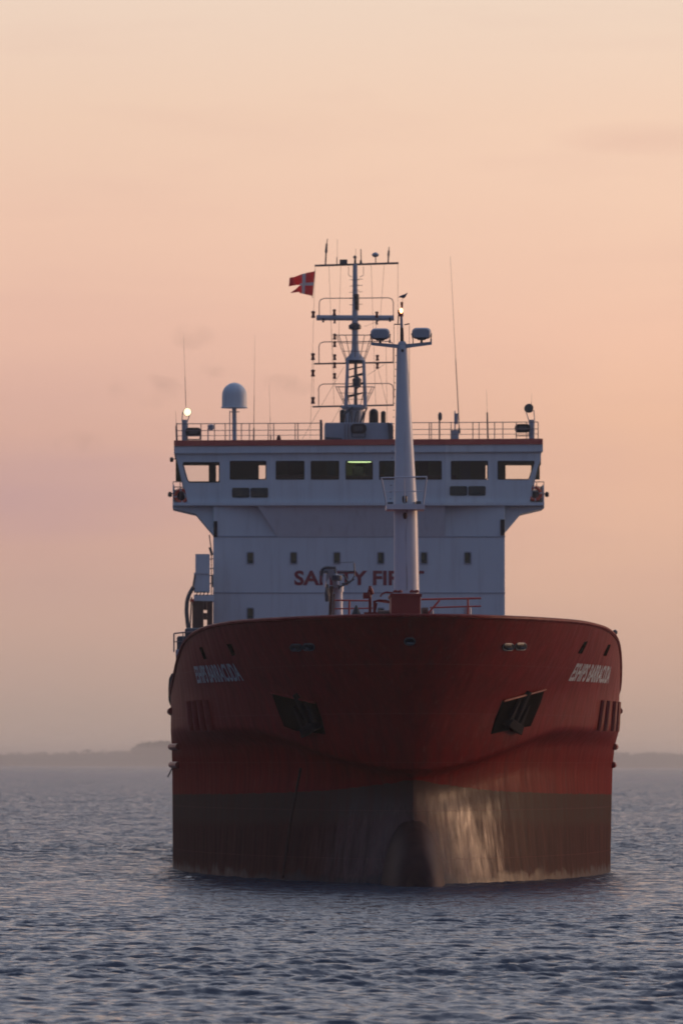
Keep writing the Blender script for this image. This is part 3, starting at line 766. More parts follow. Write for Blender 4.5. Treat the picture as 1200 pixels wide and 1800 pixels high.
# little lamp (left of the dome) and small items on the roof
def roof_item(name, mm, fn):
    m_ = MB(); fn(m_); return m_.build(name, M[mm], ship, smooth=True)
k8 = PXM(87)
roof_item('small_lamp', 'grey', lambda m: (m.lathe(S(371, 751, 87), [(.02, -.16), (.15, -.08), (.17, .1), (.05, .14)], 14), m.tube(S(366, 753, 87), S(366, 774, 87), .03)))
roof_item('roof_lamp', 'lamp_red', lambda m: m.lathe(S(490, 770, 86.8), [(.12, -.1), (.1, .02), (.07, .1), (.05, .15)], 12))
roof_item('stanchion', 'darkgrey', lambda m: m.tube(S(564, 738, 86.6), S(564, 775, 86.6), 2.2*k8, n=10))
roof_item('horn_post', 'darkgrey', lambda m: (m.tube(S(772, 738, 86.8), S(772, 774, 86.8), 1.3*k8, n=8), m.lathe(S(773, 732, 86.8), [(.03, -.2), (.09, -.15), (.1, .08), (.05, .2)], 10)))
roof_item('roof_locker', 'grey', lambda m: (m.box(tuple(S(792, 773, 86.8)), tuple(S(805, 757, 87.3))), m.box(tuple(S(798, 745, 86.9)), tuple(S(804, 727, 87.1))), m.tube(S(799, 722, 87), S(799, 760, 87), .03)))
# whip antennas
def whip(x0, y0, x1, y1, r, base=None):
    r *= .75
    m_ = MB(); a, b_ = S(x0, y0, 87.3), S(x1, y1, 87.3); mid = a.lerp(b_, .38)
    m_.tube(b_, b_.lerp(a, .42), r, r * .8, n=6); m_.tube(b_.lerp(a, .42), a, r * .45, r * .25, n=5)
    if base: m_.tube(b_, b_.lerp(a, base), r * 2.2, r * 2, n=8)
    m_.build('whip_antenna', M['wire'], ship, smooth=True)
whip(323, 590, 327, 715, .022); whip(448, 590, 446, 774, .022, .12); whip(473, 676, 476, 774, .018, .1)
whip(791, 450, 807, 762, .034, .03); whip(854.5, 685, 857, 774, .025, .55); whip(934, 690, 933, 715, .015); whip(309, 722, 311, 775, .03, .5)
# the raised house under the radar mast
m_ = MB(); a, b_ = S(571, 774, 87), S(690, 743, 87); m_.box((a.x, 87, a.z - .1), (b_.x, 89.6, b_.z)); mh = m_.build('mast_house', M['grey'], ship, bevel=.03)
m_ = MB(); panel(m_, [(681, 742), (691, 748), (691, 774), (683, 774)], 86.8, .3); m_.build('side_casing', M['darkgrey'], mh); m_ = MB(); panel(m_, [(571, 768), (601, 770), (600, 776), (572, 777)], 86.6, .3); m_.build('fittings', M['darkgrey'], mh)
m_ = MB()
for x in (606, 612): m_.tube(S(x, 745, 86.9), S(x, 773, 86.9), .02)
m_.build('ladder', M['rail'], mh)
for x, w, yt in ((656.5, 16.5, 718), (673.5, 9, 722), (602, 10, 719)):
    m_ = MB(); c_ = S(x, 746, 90.5); k = PXM(90.5); h = (746 - yt) * k; r = w / 2 * k
    m_.lathe(c_ - Vector((0, 0, .8)), [(r, 0), (r, h + .8 - r)] + [(max(.001, r * math.cos(q_)), h + .8 - r + r * math.sin(q_)) for q_ in np.linspace(.2, R(89), 7)], 18)
    m_.build('exhaust_pipe', M['black'], ship, smooth=True)

# ------------------------------------------------------------------ radar mast
YM = 88.2; k = PXM(YM)
mast = empty('radar_mast', (0, 0, 0), ship)
def mp_(x, y, dy=0): return S(x, y, YM + dy)
def mpart(name, mm, fn, smooth=True):
    m_ = MB(); fn(m_); return m_.build(name, M[mm], mast, smooth)
def base(m):
    m.lathe(mp_(622, 745), [(17*k, 0), (15*k, 24*k)], 12, sy=.8); m.lathe(mp_(622, 722), [(13*k, 0), (24*k, 5*k), (22*k, 9*k), (12*k, 11*k)], 16, sy=.8)
mpart('mast_base', 'grey', base)
def base_pipes(m):
    for i in range(7):
        a = mp_(608 + i * 5, 744, -.5); m.tube(a, mp_(606 + i * 6 + (i % 2) * 3, 722, -.5), .03)
    m.tube(mp_(604, 728, -.55), mp_(620, 716, -.55), .05); m.tube(mp_(633, 744, -.5), mp_(645, 716, -.5), .04)
mpart('pipework', 'darkgrey', base_pipes)
for x0, x1, dy in ((608, 611, -.35), (625, 625, .35), (642, 639, -.35)):
    mpart('mast_leg', 'mast_grey', lambda m: (m.tube(mp_(x0, 714, dy), mp_(x1, 634, dy), 3.6*k, 3*k, n=12)))
def braces(m):
    m.tube(mp_(625, 714, -.4), mp_(625, 634, -.4), 2.2*k, n=8)
    for y in (650, 664, 680, 696): m.tube(mp_(610, y, -.35), mp_(640, y - 6, -.35), .035)
    for y in (655, 672, 690): m.tube(mp_(640, y, -.35), mp_(610, y + 9, -.35), .03)
    m.lathe(mp_(627, 672, -.45), [(.02, -.32), (.2, -.2), (.22, .15), (.05, .3)], 12)
mpart('mast_bracing', 'darkgrey', braces)
mpart('mast_pole', 'mast_grey', lambda m: (m.lathe(mp_(624, 634), [(18*k, 0), (17*k, 3*k), (9*k, 12*k), (6.5*k, 20*k), (5.5*k, 44*k), (5.8*k, 70*k), (5.4*k, 80*k), (4.6*k, 120*k), (4.2*k, 171*k)], 16)))
mpart('black_collar', 'black', lambda m: m.lathe(mp_(625.5, 545), [(5.6*k, 0), (5.5*k, 28*k)], 14))
mpart('lower_collar', 'black', lambda m: m.lathe(mp_(624, 633), [(18.5*k, -5*k), (16*k, -.5*k), (12*k, 0)], 16))
mpart('radar_gearbox', 'darkgrey', lambda m: (m.lathe(mp_(623.5, 580), [(6*k, 0), (11*k, 2*k), (11*k, 8*k), (6*k, 12*k)], 14)))
# yards with their rail hoops and lamps
def yard(name, x0, y0, x1, y1, r, mm='white'): mpart(name, mm, lambda m: m.tube(mp_(x0, y0), mp_(x1, y1), r*k, n=10))
yard('yard', 553, 467, 700, 462.5, 1.9, 'darkgrey')
yard('yard', 556, 558.5, 692, 559, 5.0, 'mast_grey')
yard('yard', 552, 639.5, 692, 637, 1.5, 'darkgrey'); yard('yard', 549, 715, 692, 712, 1.5, 'darkgrey')
def hoop(x0, x1, yt, yb):
    m_ = MB(); P = [(x0, yb), (x0, yt + 8), (x0 + 2, yt + 3), (x0 + 8, yt + .5), (x1 - 8, yt - .5), (x1 - 2, yt + 2), (x1, yt + 8), (x1, yb)]
    m_.path([mp_(x, y, -.1) for x, y in P], .8*k, 6); m_.build('yard_hoop', M['rail'], mast, smooth=True)
hoop(561, 691, 524, 556); hoop(560.5, 691, 600.5, 638); hoop(560, 691, 674.5, 713)
def cage(cx, yt, yb, wt_, wb_):
    m_ = MB(); K = 12
    def loop(y, w, tilt=0): return [mp_(cx + w * math.cos(t), y - tilt * math.sin(t), w * k * math.sin(t) * .8) for t in np.linspace(0, 2*math.pi, K + 1)]
    A, B = loop(yt, wt_), loop(yb, wb_)
    m_.path(A, .8*k, 6); m_.path(B, .8*k, 6); m_.path(loop(yt + (yb-yt)*.33, wt_ + (wb_-wt_)*.33), .5*k, 5); m_.path(loop(yt + (yb-yt)*.66, wt_ + (wb_-wt_)*.66), .5*k, 5)
    for a, b_ in zip(A[:-1], B[:-1]): m_.tube(a, b_, .65*k, n=6)
    m_.build('platform_cage', M['rail'], mast, smooth=True)
cage(624, 589, 632, 33, 17); cage(624, 680, 713, 34, 18)
def lampm(x, y, s=1, mm='lamp_red'):
    m_ = MB(); m_.lathe(mp_(x, y, -.15), [(.05*s, -.17*s), (.11*s, -.15*s), (.07*s, -.03*s), (.07*s, .04*s), (.11*s, .14*s), (.05*s, .18*s)], 10); m_.build('signal_lamp', M[mm], mast, smooth=True)
for x, y in ((550.5, 553), (550, 627), (550, 656), (550, 704)): lampm(x, y)
for x, y in ((587.5, 549), (588, 592), (588, 605), (588, 628), (588, 642), (588, 661), (662, 553), (663, 629), (663, 643)): lampm(x, y, .85)
for x, y in ((588, 565), (662, 567), (685, 562), (568, 563)): lampm(x, y, .6, 'darkgrey')
def topgear(m):
    m.tube(mp_(572, 465), mp_(573, 442), 1.3*k, n=8); m.tube(mp_(573, 444), mp_(574, 428), 2.4*k, 1.6*k, n=8); m.tube(mp_(574, 430), mp_(575.5, 420), .8*k, n=5)
    m.tube(mp_(682, 462), mp_(682.5, 448), 1.3*k, n=8); m.tube(mp_(682.5, 450), mp_(683, 440), 2.2*k, 1.5*k, n=8); m.tube(mp_(683, 441), mp_(683.5, 434), .8*k, n=5)
    m.box(tuple(mp_(597, 465, -.2)), tuple(mp_(610, 457.5, .2)))
    m.tube(mp_(592, 465), mp_(592, 452), .8*k); m.tube(mp_(592.5, 452), mp_(593, 420), .3*k, n=4)
    m.tube(mp_(624, 463), mp_(624, 452), 2.2*k, 1.6*k); m.lathe(mp_(623.5, 452), [(.04, -.08), (.1, 0), (.04, .08)], 10); m.tube(mp_(625, 450), mp_(625, 437), .4*k, n=4)
    m.tube(mp_(634.5, 462), mp_(634, 438), .9*k, n=6); m.tube(mp_(634, 464), mp_(634, 457), 2.5*k, 1.6*k)
    m.tube(mp_(660, 463), mp_(660, 450), .9*k, n=6)
mpart('masthead_gear', 'darkgrey', topgear)
mpart('small_dish', 'grey', lambda m: m.lathe(mp_(659.5, 449), [(.001, -.1), (.12, -.06), (6.5*k, .02), (5.6*k, .08), (3*k, .13), (.001, .16)], 16))
def steps(m):
    for y in range(492, 545, 11): m.tube(mp_(614, y, -.05), mp_(637, y - 1.5, -.05), .45*k, n=5)
    for y in range(492, 552, 9): m.tube(mp_(619, y, -.2), mp_(631, y, -.2), .4*k, n=5)
    for x in (612.5, 638.5): m.path([mp_(x, 468), mp_(x, 484), mp_(625 + (x - 625) * .5, 487)], .5*k, 5)
mpart('mast_steps', 'rail', steps)
def rig(m):
    W_ = .0095
    L_ = [(554, 468, 551, 552), (551, 560, 545, 774), (578, 467, 587, 715), (599, 466, 595, 600), (652, 466, 660, 712), (675, 465, 668, 560), (699, 464, 699, 745),
          (581, 560, 589, 680), (660, 560, 661, 600), (531, 772, 604, 645), (571, 766, 612, 690), (662, 640, 680, 712), (645, 660, 676, 640), (678, 600, 680, 742), (551, 627, 551, 704),
          (676, 560, 640, 574), (561, 560, 610, 562)]
    for a, b_, c_, d in L_: m.tube(mp_(a, b_, .1), mp_(c_, d, .1), W_, n=4, caps=False)
mpart('rigging', 'wire', rig, False)

# ------------------------------------------------------------------ foremast on the forecastle
YF = 10.0; kf = PXM(YF)
fm = empty('foremast', (0, 0, 0), ship)
def fp(x, y, dy=0): return S(x, y, YF + dy)
def fpart(name, mm, fn, smooth=True):
    m_ = MB(); fn(m_); return m_.build(name, M[mm], fm, smooth)
def column(m):
    L_ = [(1085, 714.5, 22.5), (1040, 714.3, 22.3), (893, 712.6, 20.6), (770, 709.8, 15.6), (690, 708, 12.2), (607, 706.6, 9.6)]
    for (y0, x0, r0), (y1, x1, r1) in zip(L_[:-1], L_[1:]): m.tube(fp(x0, y0), fp(x1, y1), r0*kf, r1*kf, n=32)
fpart('mast_column', 'white_gloss', column)
fpart('column_cap', 'grey', lambda m: (m.tube(fp(706.6, 607), fp(706.4, 600), 9.6*kf, 5*kf, n=20)))
fpart('top_pole', 'grey', lambda m: (m.tube(fp(706.5, 604), fp(705, 552), 3*kf, 2.3*kf, n=12)))
fpart('pole_band', 'black', lambda m: (m.tube(fp(706.4, 603), fp(705.8, 576), 3.5*kf, 2.9*kf, n=12)))
def xtree(m):
    m.prism([fp(652, 601.5, -.15), fp(706, 606, -.15), fp(706, 613, -.15), fp(652, 607, -.15)], [fp(652, 601.5, .25), fp(706, 606, .25), fp(706, 613, .25), fp(652, 607, .25)])
    m.prism([fp(706, 605.5, -.148), fp(758.5, 600.5, -.148), fp(758.5, 606, -.148), fp(706, 613, -.148)], [fp(706, 605.5, .25), fp(758.5, 600.5, .25), fp(758.5, 606, .25), fp(706, 613, .25)])
    m.tube(fp(757.5, 601), fp(758, 596), .8*kf); m.tube(fp(685, 603), fp(686, 598), .8*kf)
fpart('crosstree', 'grey', xtree, False)
for cx, cy in ((668, 587), (740.5, 586)):
    m_ = MB(); w_, h_ = 17, 10
    P = rrect(cx - w_, cy - h_, cx + w_, cy + h_, 8)
    Q = rrect(cx - w_ + 3, cy - h_ + 2.5, cx + w_ - 3, cy + h_ - 3, 6)
    f0 = [fp(x, y, -.22) for x, y in Q]; f1 = [fp(x, y, -.12) for x, y in P]; f2 = [fp(x, y, .12) for x, y in P]; f3 = [fp(x, y, .2) for x, y in Q]
    n = len(P); m_.add(f0 + f1 + f2 + f3, [tuple(range(n)), tuple(range(4*n-1, 3*n-1, -1))] + [(j*n+i, (j+1)*n+i, (j+1)*n+(i+1) % n, j*n+(i+1) % n) for j in range(3) for i in range(n)])
    o = m_.build('floodlight', M['grey'], fm, smooth=True)
    b_ = MB(); b_.prism([fp(cx - 10, cy + 8.6, -.26), fp(cx + 10, cy + 8.6, -.26), fp(cx + 6, cy + 12, -.26), fp(cx - 6, cy + 12, -.26)], [fp(cx - 10, cy + 8.6, .1), fp(cx + 10, cy + 8.6, .1), fp(cx + 6, cy + 12, .1), fp(cx - 6, cy + 12, .1)])
    b_.tube(fp(cx, cy + 11), fp(cx, 605), .04); b_.path([fp(cx - 17.5, cy), fp(cx - 15, cy + 11), fp(cx - 15, 604)], .018, 6); b_.path([fp(cx + 17.5, cy), fp(cx + 16, cy + 13), fp(cx + 16, 603)], .018, 6)
    b_.build('bracket', M['black'], o)
# platform with its flaring guard rail
def plat(m):
    a = [fp(678, 890), fp(745, 890)]; 
    m.box((a[0].x, YF - .75, fp(711, 897).z), (a[1].x, YF + .75, fp(711, 888).z))
pl = fpart('work_platform', 'white_gloss', plat)
def prail(m):
    T = [(670, 840, -.85), (749.5, 838, -.85), (749.5, 838, .95), (670, 840, .95)]; B = [(679, 888, -.7), (743, 888, -.7), (743, 888, .75), (679, 888, .75)]
    tp = [S(x, y, YF + d) for x, y, d in T]; bt = [S(x, y, YF + d) for x, y, d in B]
    for i in range(4):
        j = (i + 1) % 4; m.tube(tp[i], tp[j], 1.1*kf); m.tube(tp[i].lerp(bt[i], .5), tp[j].lerp(bt[j], .5), .7*kf); m.tube(tp[i], bt[i], 1.5*kf)
        m.tube(tp[i].lerp(tp[j], .5), bt[i].lerp(bt[j], .5), .9*kf)
fpart('guard_rail', 'white_gloss', prail)
fpart('platform_lamp', 'black', lambda m: (m.lathe(fp(711, 878, -.65), [(.03, -.12), (.07, -.1), (.09, .02), (.08, .11), (.03, .13)], 12), m.tube(fp(711, 884, -.65), fp(711, 890, -.65), .03)))
fpart('platform_boxes', 'darkgrey', lambda m: (m.box(tuple(S(681, 888, 9.4)), tuple(S(690, 883.5, 9.8))), m.box(tuple(S(731, 888, 9.4)), tuple(S(739, 882, 9.8)))), False)
m_ = MB()
for j, (y0, x0) in enumerate(((898, 711), (903, 711.5), (909, 711), (914, 711.5))):
    pass
m_.lathe(fp(711.5, 906, -.41), [(.02, -.12), (.06, -.08), (.07, .05), (.02, .1)], 10); m_.build('rusty_fitting', M['rust'], fm, smooth=True)
# rust streak: a thin weathered run down the front of the column
def rustmat():
    m = mat('rust_run', (.30, .17, .11), .8, var=.3, vscale=8); t = m.node_tree; b = t.nodes['Principled BSDF']
    tc_ = t.nodes.new('ShaderNodeTexCoord'); mp2 = t.nodes.new('ShaderNodeMapping'); mp2.inputs['Scale'].default_value = (14, 14, .5)
    n_ = t.nodes.new('ShaderNodeTexNoise'); n_.inputs['Scale'].default_value = 1; n_.inputs['Detail'].default_value = 3
    mr = t.nodes.new('ShaderNodeMapRange'); mr.inputs['From Min'].default_value = .42; mr.inputs['From Max'].default_value = .62; mr.inputs['To Max'].default_value = .6
    t.links.new(tc_.outputs['Object'], mp2.inputs[0]); t.links.new(mp2.outputs[0], n_.inputs['Vector']); t.links.new(n_.outputs[0], mr.inputs[0]); t.links.new(mr.outputs[0], b.inputs['Alpha'])
    return m
rm = MB(); RY = np.linspace(897, 1038, 8); rv = []
for y in RY:
    r = (20.6 + (y - 893) / 147 * 1.7) * kf + .006; cx = 712.6 + (y - 893) / 147 * 1.7
    wv = .16 if y < 930 else .07
    for a in np.linspace(-wv, wv, 5):
        c_ = fp(cx, y); rv.append(Vector((c_.x + math.sin(a - .03) * r, c_.y - math.cos(a - .03) * r, c_.z)))
rm.add(rv, [(j*5+i, j*5+i+1, (j+1)*5+i+1, (j+1)*5+i) for j in range(7) for i in range(4)]); rm.build('rust_streak', rustmat(), fm, smooth=True)
# masthead anchor lamp, lit, in a red housing
fpart('lamp_housing', 'lamp_red', lambda m: (m.tube(fp(704, 556, 0), fp(704, 549, 0), 5*kf, 4.4*kf, n=14), m.tube(fp(706, 541), fp(706, 531), 1.7*kf, 2.6*kf, n=12), m.tube(fp(700.5, 551), fp(701, 545), 2.1*kf, n=10)))
fpart('anchor_lamp', 'lamp_warm', lambda m: m.lathe(fp(704.8, 546, -.1), [(.02, -.08), (.045, -.05), (.048, .03), (.02, .07)], 14))
def mwire(m):
    for a, b_, c_, d in ((700, 556, 699, 569), (692, 570, 703, 570), (710, 571, 719, 569), (719, 569, 720, 840), (692, 570, 692, 700)): m.tube(fp(a, b_, -.1), fp(c_, d, -.1), .008 if abs(d - b_) > 20 else .02, n=5)
    for y in range(625, 885, 12):
        xx = 706.6 - (9.6 + (y - 607) / 286 * 11); 
        m.tube(fp(xx + 1, y), fp(xx - 2, y), .012, n=5)
fpart('mast_fittings', 'wire', mwire, False)
fpart('column_lamp', 'black', lambda m: m.lathe(fp(707, 616, -.2), [(.02, -.05), (.05, 0), (.02, .05)], 8))

# red mast house and forecastle gear
fh = MB(); a, b_ = S(687.5, 1092, 8.7), S(739, 1043, 8.7)
fh.box((a.x, 8.7, 7.0), (b_.x, 11.3, b_.z)); FH = fh.build('mast_step_house', M['red'], ship, bevel=.03)
m_ = MB(); m_.box((a.x - .04, 8.66, b_.z - .10), (b_.x + .04, 11.34, b_.z - .02))
for x in (695, 703, 724, 732): m_.lathe(S(x, 1041, 8.9), [(.09, -.02), (.08, .05), (.03, .08)], 10)
m_.path([S(690, 1042, 8.8), S(678, 1041, 8.8), S(671, 1044, 8.8), S(668, 1049, 8.8)], .03, 6); m_.build('house_trim', M['red'], FH)
def fc(name, mm, fn, smooth=True):
    m_ = MB(); fn(m_); return m_.build(name, M[mm], ship, smooth)
def frail(m):
    m.tube(S(740, 1053.5, 12), S(845, 1051.5, 12), .035); m.tube(S(755, 1068, 12), S(845, 1065.5, 12), .028); m.tube(S(772, 1055, 12), S(752, 1078, 12), .035)
    m.tube(S(822, 1052, 12), S(822, 1095, 12), .035); m.tube(S(588, 1055, 12), S(652, 1056, 12), .03); m.tube(S(588, 1070, 12), S(655, 1069, 12), .025)
    m.tube(S(614, 1057, 12), S(613, 1095, 12), .035); m.tube(S(660, 1056, 12), S(690, 1060, 12), .03)
fc('forecastle_rail', 'redtrim', frail)
def winch(m):
    m.tube(S(650, 1094, 11), S(650, 1045, 11), .05); m.tube(S(658, 1094, 11), S(658, 1056, 11), .05); m.tube(S(654, 1094, 11), S(662, 1060, 11), .03)
    m.box(tuple(S(638, 1052, 10.8)), tuple(S(650, 1042, 11.1))); m.tube(S(648, 1049, 11), S(650.5, 1030, 11), .08, .05, n=10); m.tube(S(650, 1036, 11), S(655, 1045, 11), .1, .05, n=8)
    m.path([S(656, 1058, 11), S(666, 1055, 11), S(680, 1056, 11), S(686, 1060, 11)], .035, 6); m.box(tuple(S(640, 1076, 10.9)), tuple(S(664, 1094, 11.6)))
fc('windlass', 'red', winch, False)
fc('windlass_drum', 'rust', lambda m: (m.tube(S(664, 1084, 11.4), S(686, 1084, 11.4), .22, n=16), m.tube(S(742, 1078, 11.4), S(752, 1078, 11.4), .2, n=16)))
fc('mooring_cone', 'black', lambda m: m.lathe(S(626, 1094, 8), [(11*kf, 0), (9*kf, 12*kf), (4*kf, 24*kf), (1*kf, 30*kf)], 14))
fc('deck_post', 'grey', lambda m: (m.lathe(S(822, 1095, 12.5), [(6*kf, 0), (6.5*kf, 24*kf), (5.5*kf, 28*kf), (.01, 29*kf)], 14), m.lathe(S(757, 1095, 12.5), [(4*kf, 0), (5*kf, 22*kf), (.01, 26*kf)], 12), m.lathe(S(673, 1092, 13), [(5*kf, 0), (5*kf, 16*kf), (.01, 19*kf)], 12)))
fc('bow_jackstaff_foot', 'darkgrey', lambda m: m.lathe(S(551, 1092, 6), [(.1, 0), (.08, .1), (.02, .16)], 8))
fc('bulwark_lamp', 'darkgrey', lambda m: (m.lathe(S(1080, 1112, 16.5), [(.04, -.07), (.09, -.03), (.09, .05), (.03, .1)], 10), m.tube(S(1080, 1112, 16.5), S(1077, 1122, 16.5), .03)))

# hose crane amidships
YC = 46; kc = PXM(YC); crane = empty('hose_crane', (0, 0, 0), ship)
def cp(x, y, dy=0): return S(x, y, YC + dy)
def cpart(name, mm, fn, smooth=True):
    m_ = MB(); fn(m_); return m_.build(name, M[mm], crane, smooth)
cpart('crane_pedestal', 'white_gloss', lambda m: (m.tube(S(593.5, 1190, YC), cp(593, 1030), 9.5*kc, 9*kc, n=20), m.tube(cp(593, 1040), cp(593, 1030), 11*kc, n=20)))
cpart('crane_column', 'rust', lambda m: (m.tube(cp(580, 1100, -.3), cp(582, 1030, -.3), 3.2*kc, n=10), m.tube(cp(585, 1100, -.3), cp(587, 1044, -.3), 1.4*kc, n=8)))
def jib(m):
    m.prism([cp(566, 1002, -.5), cp(574, 996, -.5), cp(592, 1000, -.5), cp(597, 1034, -.5), cp(587, 1034, -.5), cp(580, 1012, -.5), cp(570, 1030, -.5), cp(565, 1022, -.5)],
            [cp(566, 1002, .5), cp(574, 996, .5), cp(592, 1000, .5), cp(597, 1034, .5), cp(587, 1034, .5), cp(580, 1012, .5), cp(570, 1030, .5), cp(565, 1022, .5)])
cpart('jib_root', 'grey', jib, False)
def jibbits(m):
    m.path([cp(564, 1012, -.7), cp(566, 1000, -.7), cp(574, 997, -.7), cp(590, 998, -.7)], 2.4*kc, 8); m.tube(cp(597, 1032, -.7), cp(622, 1018, -.7), 1.7*kc, n=8)
    m.path([cp(600, 1026, -.7), cp(614, 1025, -.7), cp(623, 1012, -.7), cp(622, 990, -.7)], 1.1*kc, 7); m.tube(cp(596, 1006, -.7), cp(622, 1004, -.7), 1.2*kc); m.tube(cp(590, 989, -.6), cp(622, 988, -.6), .5*kc)
    m.tube(cp(588, 1000, -.7), cp(597, 1036, -.7), 1.6*kc); m.lathe(cp(592, 1016, -.8), [(.02, -.14), (.2, -.1), (.2, .1), (.02, .14)], 12); m.lathe(cp(575, 1040, -.6), [(.08, -.4), (.11, -.1), (.05, .3)], 10)
    m.tube(cp(570, 1012, -.75), cp(575, 1046, -.75), 1.6*kc); m.tube(cp(603, 1010, -.7), cp(612, 1023, -.7), 1.5*kc); m.box(tuple(cp(568, 1003, -.8)), tuple(cp(576, 1009, -.4)))
cpart('jib_fittings', 'darkgrey', jibbits)
cpart('hydraulic_ram', 'white_gloss', lambda m: m.tube(cp(571, 1008, -.85), cp(570, 1032, -.85), 2.6*kc, n=10))
cpart('hydraulic_ram', 'white_gloss', lambda m: (m.tube(cp(590, 1008, -.9), cp(594, 1028, -.9), 2*kc, n=10)))

# ------------------------------------------------------------------ starboard side gear by the bridge block
YD = 84; kd = PXM(YD); dv = empty('boat_davit', (0, 0, 0), ship)
def dp(x, y, dy=0): return S(x, y, YD + dy)
def dpart(name, mm, fn, smooth=False):
    m_ = MB(); fn(m_); return m_.build(name, M[mm], dv, smooth)
def bxp(m, x0, y0, x1, y1, d0=0, d1=1.5): m.box(tuple(dp(x0, y1, d0)), tuple(dp(x1, y0, d1)))
dpart('upper_locker', 'white', lambda m: (bxp(m, 343.5, 976, 369, 1008.5), bxp(m, 341, 1009, 369, 1040, .05, 1.7)))
dpart('platform_plate', 'white', lambda m: bxp(m, 341, 1047, 376, 1057))
dpart('davit_frame', 'rust', lambda m: (bxp(m, 338, 1057.5, 358, 1108, 0, 1.2), bxp(m, 364, 1058, 374, 1110, 0, 1.2), bxp(m, 358, 1058, 364, 1071), bxp(m, 358, 1079, 364, 1088), bxp(m, 358, 1103, 376, 1112)))
def davit_arm(m):
    P = [dp(x, y) for x, y in ((340, 1032), (333, 1044), (329, 1056), (328, 1075), (330, 1098), (334, 1112))]; m.path(P, 3.6*kd, 8)
    m.path([dp(343, 1010), dp(338, 1038), dp(333, 1046)], 1.5*kd, 6); m.tube(dp(337, 1050), dp(334, 1112), 1.3*kd)
dpart('davit_arm', 'darkgrey', davit_arm, True)
dpart('reflective_patch', 'orange', lambda m: bxp(m, 334, 1053, 341, 1058, -.15, -.05))
def dpipes(m):
    m.tube(dp(368, 940), dp(371, 962), 1*kd); m.tube(dp(369, 962), dp(373, 976), 2.4*kd); m.tube(dp(372, 972), dp(372, 1046), .8*kd)
    for y in (983, 1000, 1012, 1026): m.tube(dp(369, y), dp(375, y - 1), .8*kd)
    m.tube(dp(373, 1012), dp(373, 1032), 1.8*kd)
    for x in (345, 351, 357, 364): m.tube(dp(x, 1047), dp(x + 3, 1040), .9*kd)
dpart('pipework', 'darkgrey', dpipes)
# gear on the main deck, past the shoulder
YG = 31; kg = PXM(YG)
def gp(x, y, dy=0): return S(x, y, YG + dy)
gd = empty('manifold_station', (0, 0, 0), ship)
m_ = MB(); m_.box(tuple(gp(309, 1260)), tuple(gp(345, 1146, 2))); m_.box(tuple(gp(311, 1150)), tuple(gp(345, 1120, 1.8)));  m_.box(tuple(gp(325, 1126)), tuple(gp(372, 1106, 1.8))); m_.build('station_body', M['darkgrey'], gd, bevel=.08)
m_ = MB(); m_.box(tuple(gp(309, 1152, -.3)), tuple(gp(330, 1142, .1))); m_.build('pale_plate', M['grey'], gd, bevel=.02)
m_ = MB(); m_.path([gp(306, 1146), gp(306, 1113.5), gp(340, 1110)], .028, 6); m_.tube(gp(306, 1128), gp(330, 1128), .02); m_.tube(gp(322, 1112), gp(322, 1140), .02)
for x in (344, 356): m_.tube(gp(x, 1110), gp(x, 1126), .025)
m_.tube(gp(344, 1110), gp(372, 1107), .025); m_.build('station_rail', M['rail'], gd)
fd = empty('fender', SHIP @ S(306, 1212, 29)); tag(fd, 'black rubber fender hung over the left side of the hull near the bow shoulder', 'fender')
m_ = MB(); m_.lathe((0, 0, 0), [(.02, -.62), (.14, -.58), (.2, -.4), (.21, 0), (.19, .4), (.1, .58), (.02, .62)], 16); m_.build('fender_body', M['rubber'], fd, smooth=True)
m_ = MB(); m_.tube((0, 0, .6), (.12, 0, 1.0), .02); m_.lathe((0, 0, .6), [(.03, 0), (.04, .05), (.02, .1)], 8); m_.build('lanyard', M['wire'], fd)
# rod hanging from the lowest strake
m_ = MB(); m_.tube(S(302, 1352, 27), S(295, 1366, 27), .025); m_.tube(S(309, 1346, 26), S(302, 1352, 27), .03); m_.build('boat_boom', M['darkgrey'], ship)

# ------------------------------------------------------------------ flag
fl_o = SHIP @ S(551, 498, YM)
flag = empty('flag', fl_o); tag(flag, 'torn red flag with a white cross flying from the halyard by the mast top', 'flag')
A_, B_ = 44, 28
def fpx(u, v):
    """u: hoist 0 to fly 1, v: top 0 to bottom 1"""
    topx = 553 - 44 * u; topy = 477 + 11 * min(1, u * 1.25) - 2.2 * math.sin(u * 3.1)
    hx = 553 - 3.5 * v
    if v <= .5:
        w = v / .5; midy = 499 + 3 * u; y = topy + (midy - topy) * w; x = hx - 44 * u + (2 * math.sin(u * 3) * w)
        y += max(0, u - .75) * 6 * w
    else:
        w = (v - .5) / .5
        up = (550.5 - 40 * u, 499 + 1 * u + max(0, u - .55) * 30)
        dn = (549.5 - 38 * u, 520.5 - 9 * min(u, .6) + max(0, u - .6) * 1)
        x = up[0] + (dn[0] - up[0]) * w; y = up[1] + (dn[1] - up[1]) * w
    return x, y
m_ = MB(); gv = []
inv = Matrix.Translation(fl_o).inverted()
for j in range(B_ + 1):
    for i in range(A_ + 1):
        u, v = i / A_, j / B_; x, y = fpx(u, v)
        p_ = SHIP @ S(x, y, YM + .16 * math.sin(u * 9 + v * 2) * (u ** .5)); gv.append(inv @ p_)
for j in range(B_):
    for i in range(A_):
        u, v = (i + .5) / A_, (j + .5) / B_
        if u > .52 and .5 < v < .5 + (u - .52) * .35 and u < .99: continue
        if u > .62 and (v > .93): continue
        k0 = j * (A_ + 1) + i
        cross = (.36 < u < .49) or (.42 < v < .58 and u < .60)
        m_.f.append((k0, k0 + 1, k0 + A_ + 2, k0 + A_ + 1)); m_.mi.append(1 if cross else 0)
m_.v = [tuple(v) for v in gv]
o = m_.build('cloth', [M['flagred'], M['flagwhite']], flag, smooth=True)
sm = o.modifiers.new('thickness', 'SOLIDIFY'); sm.thickness = .006
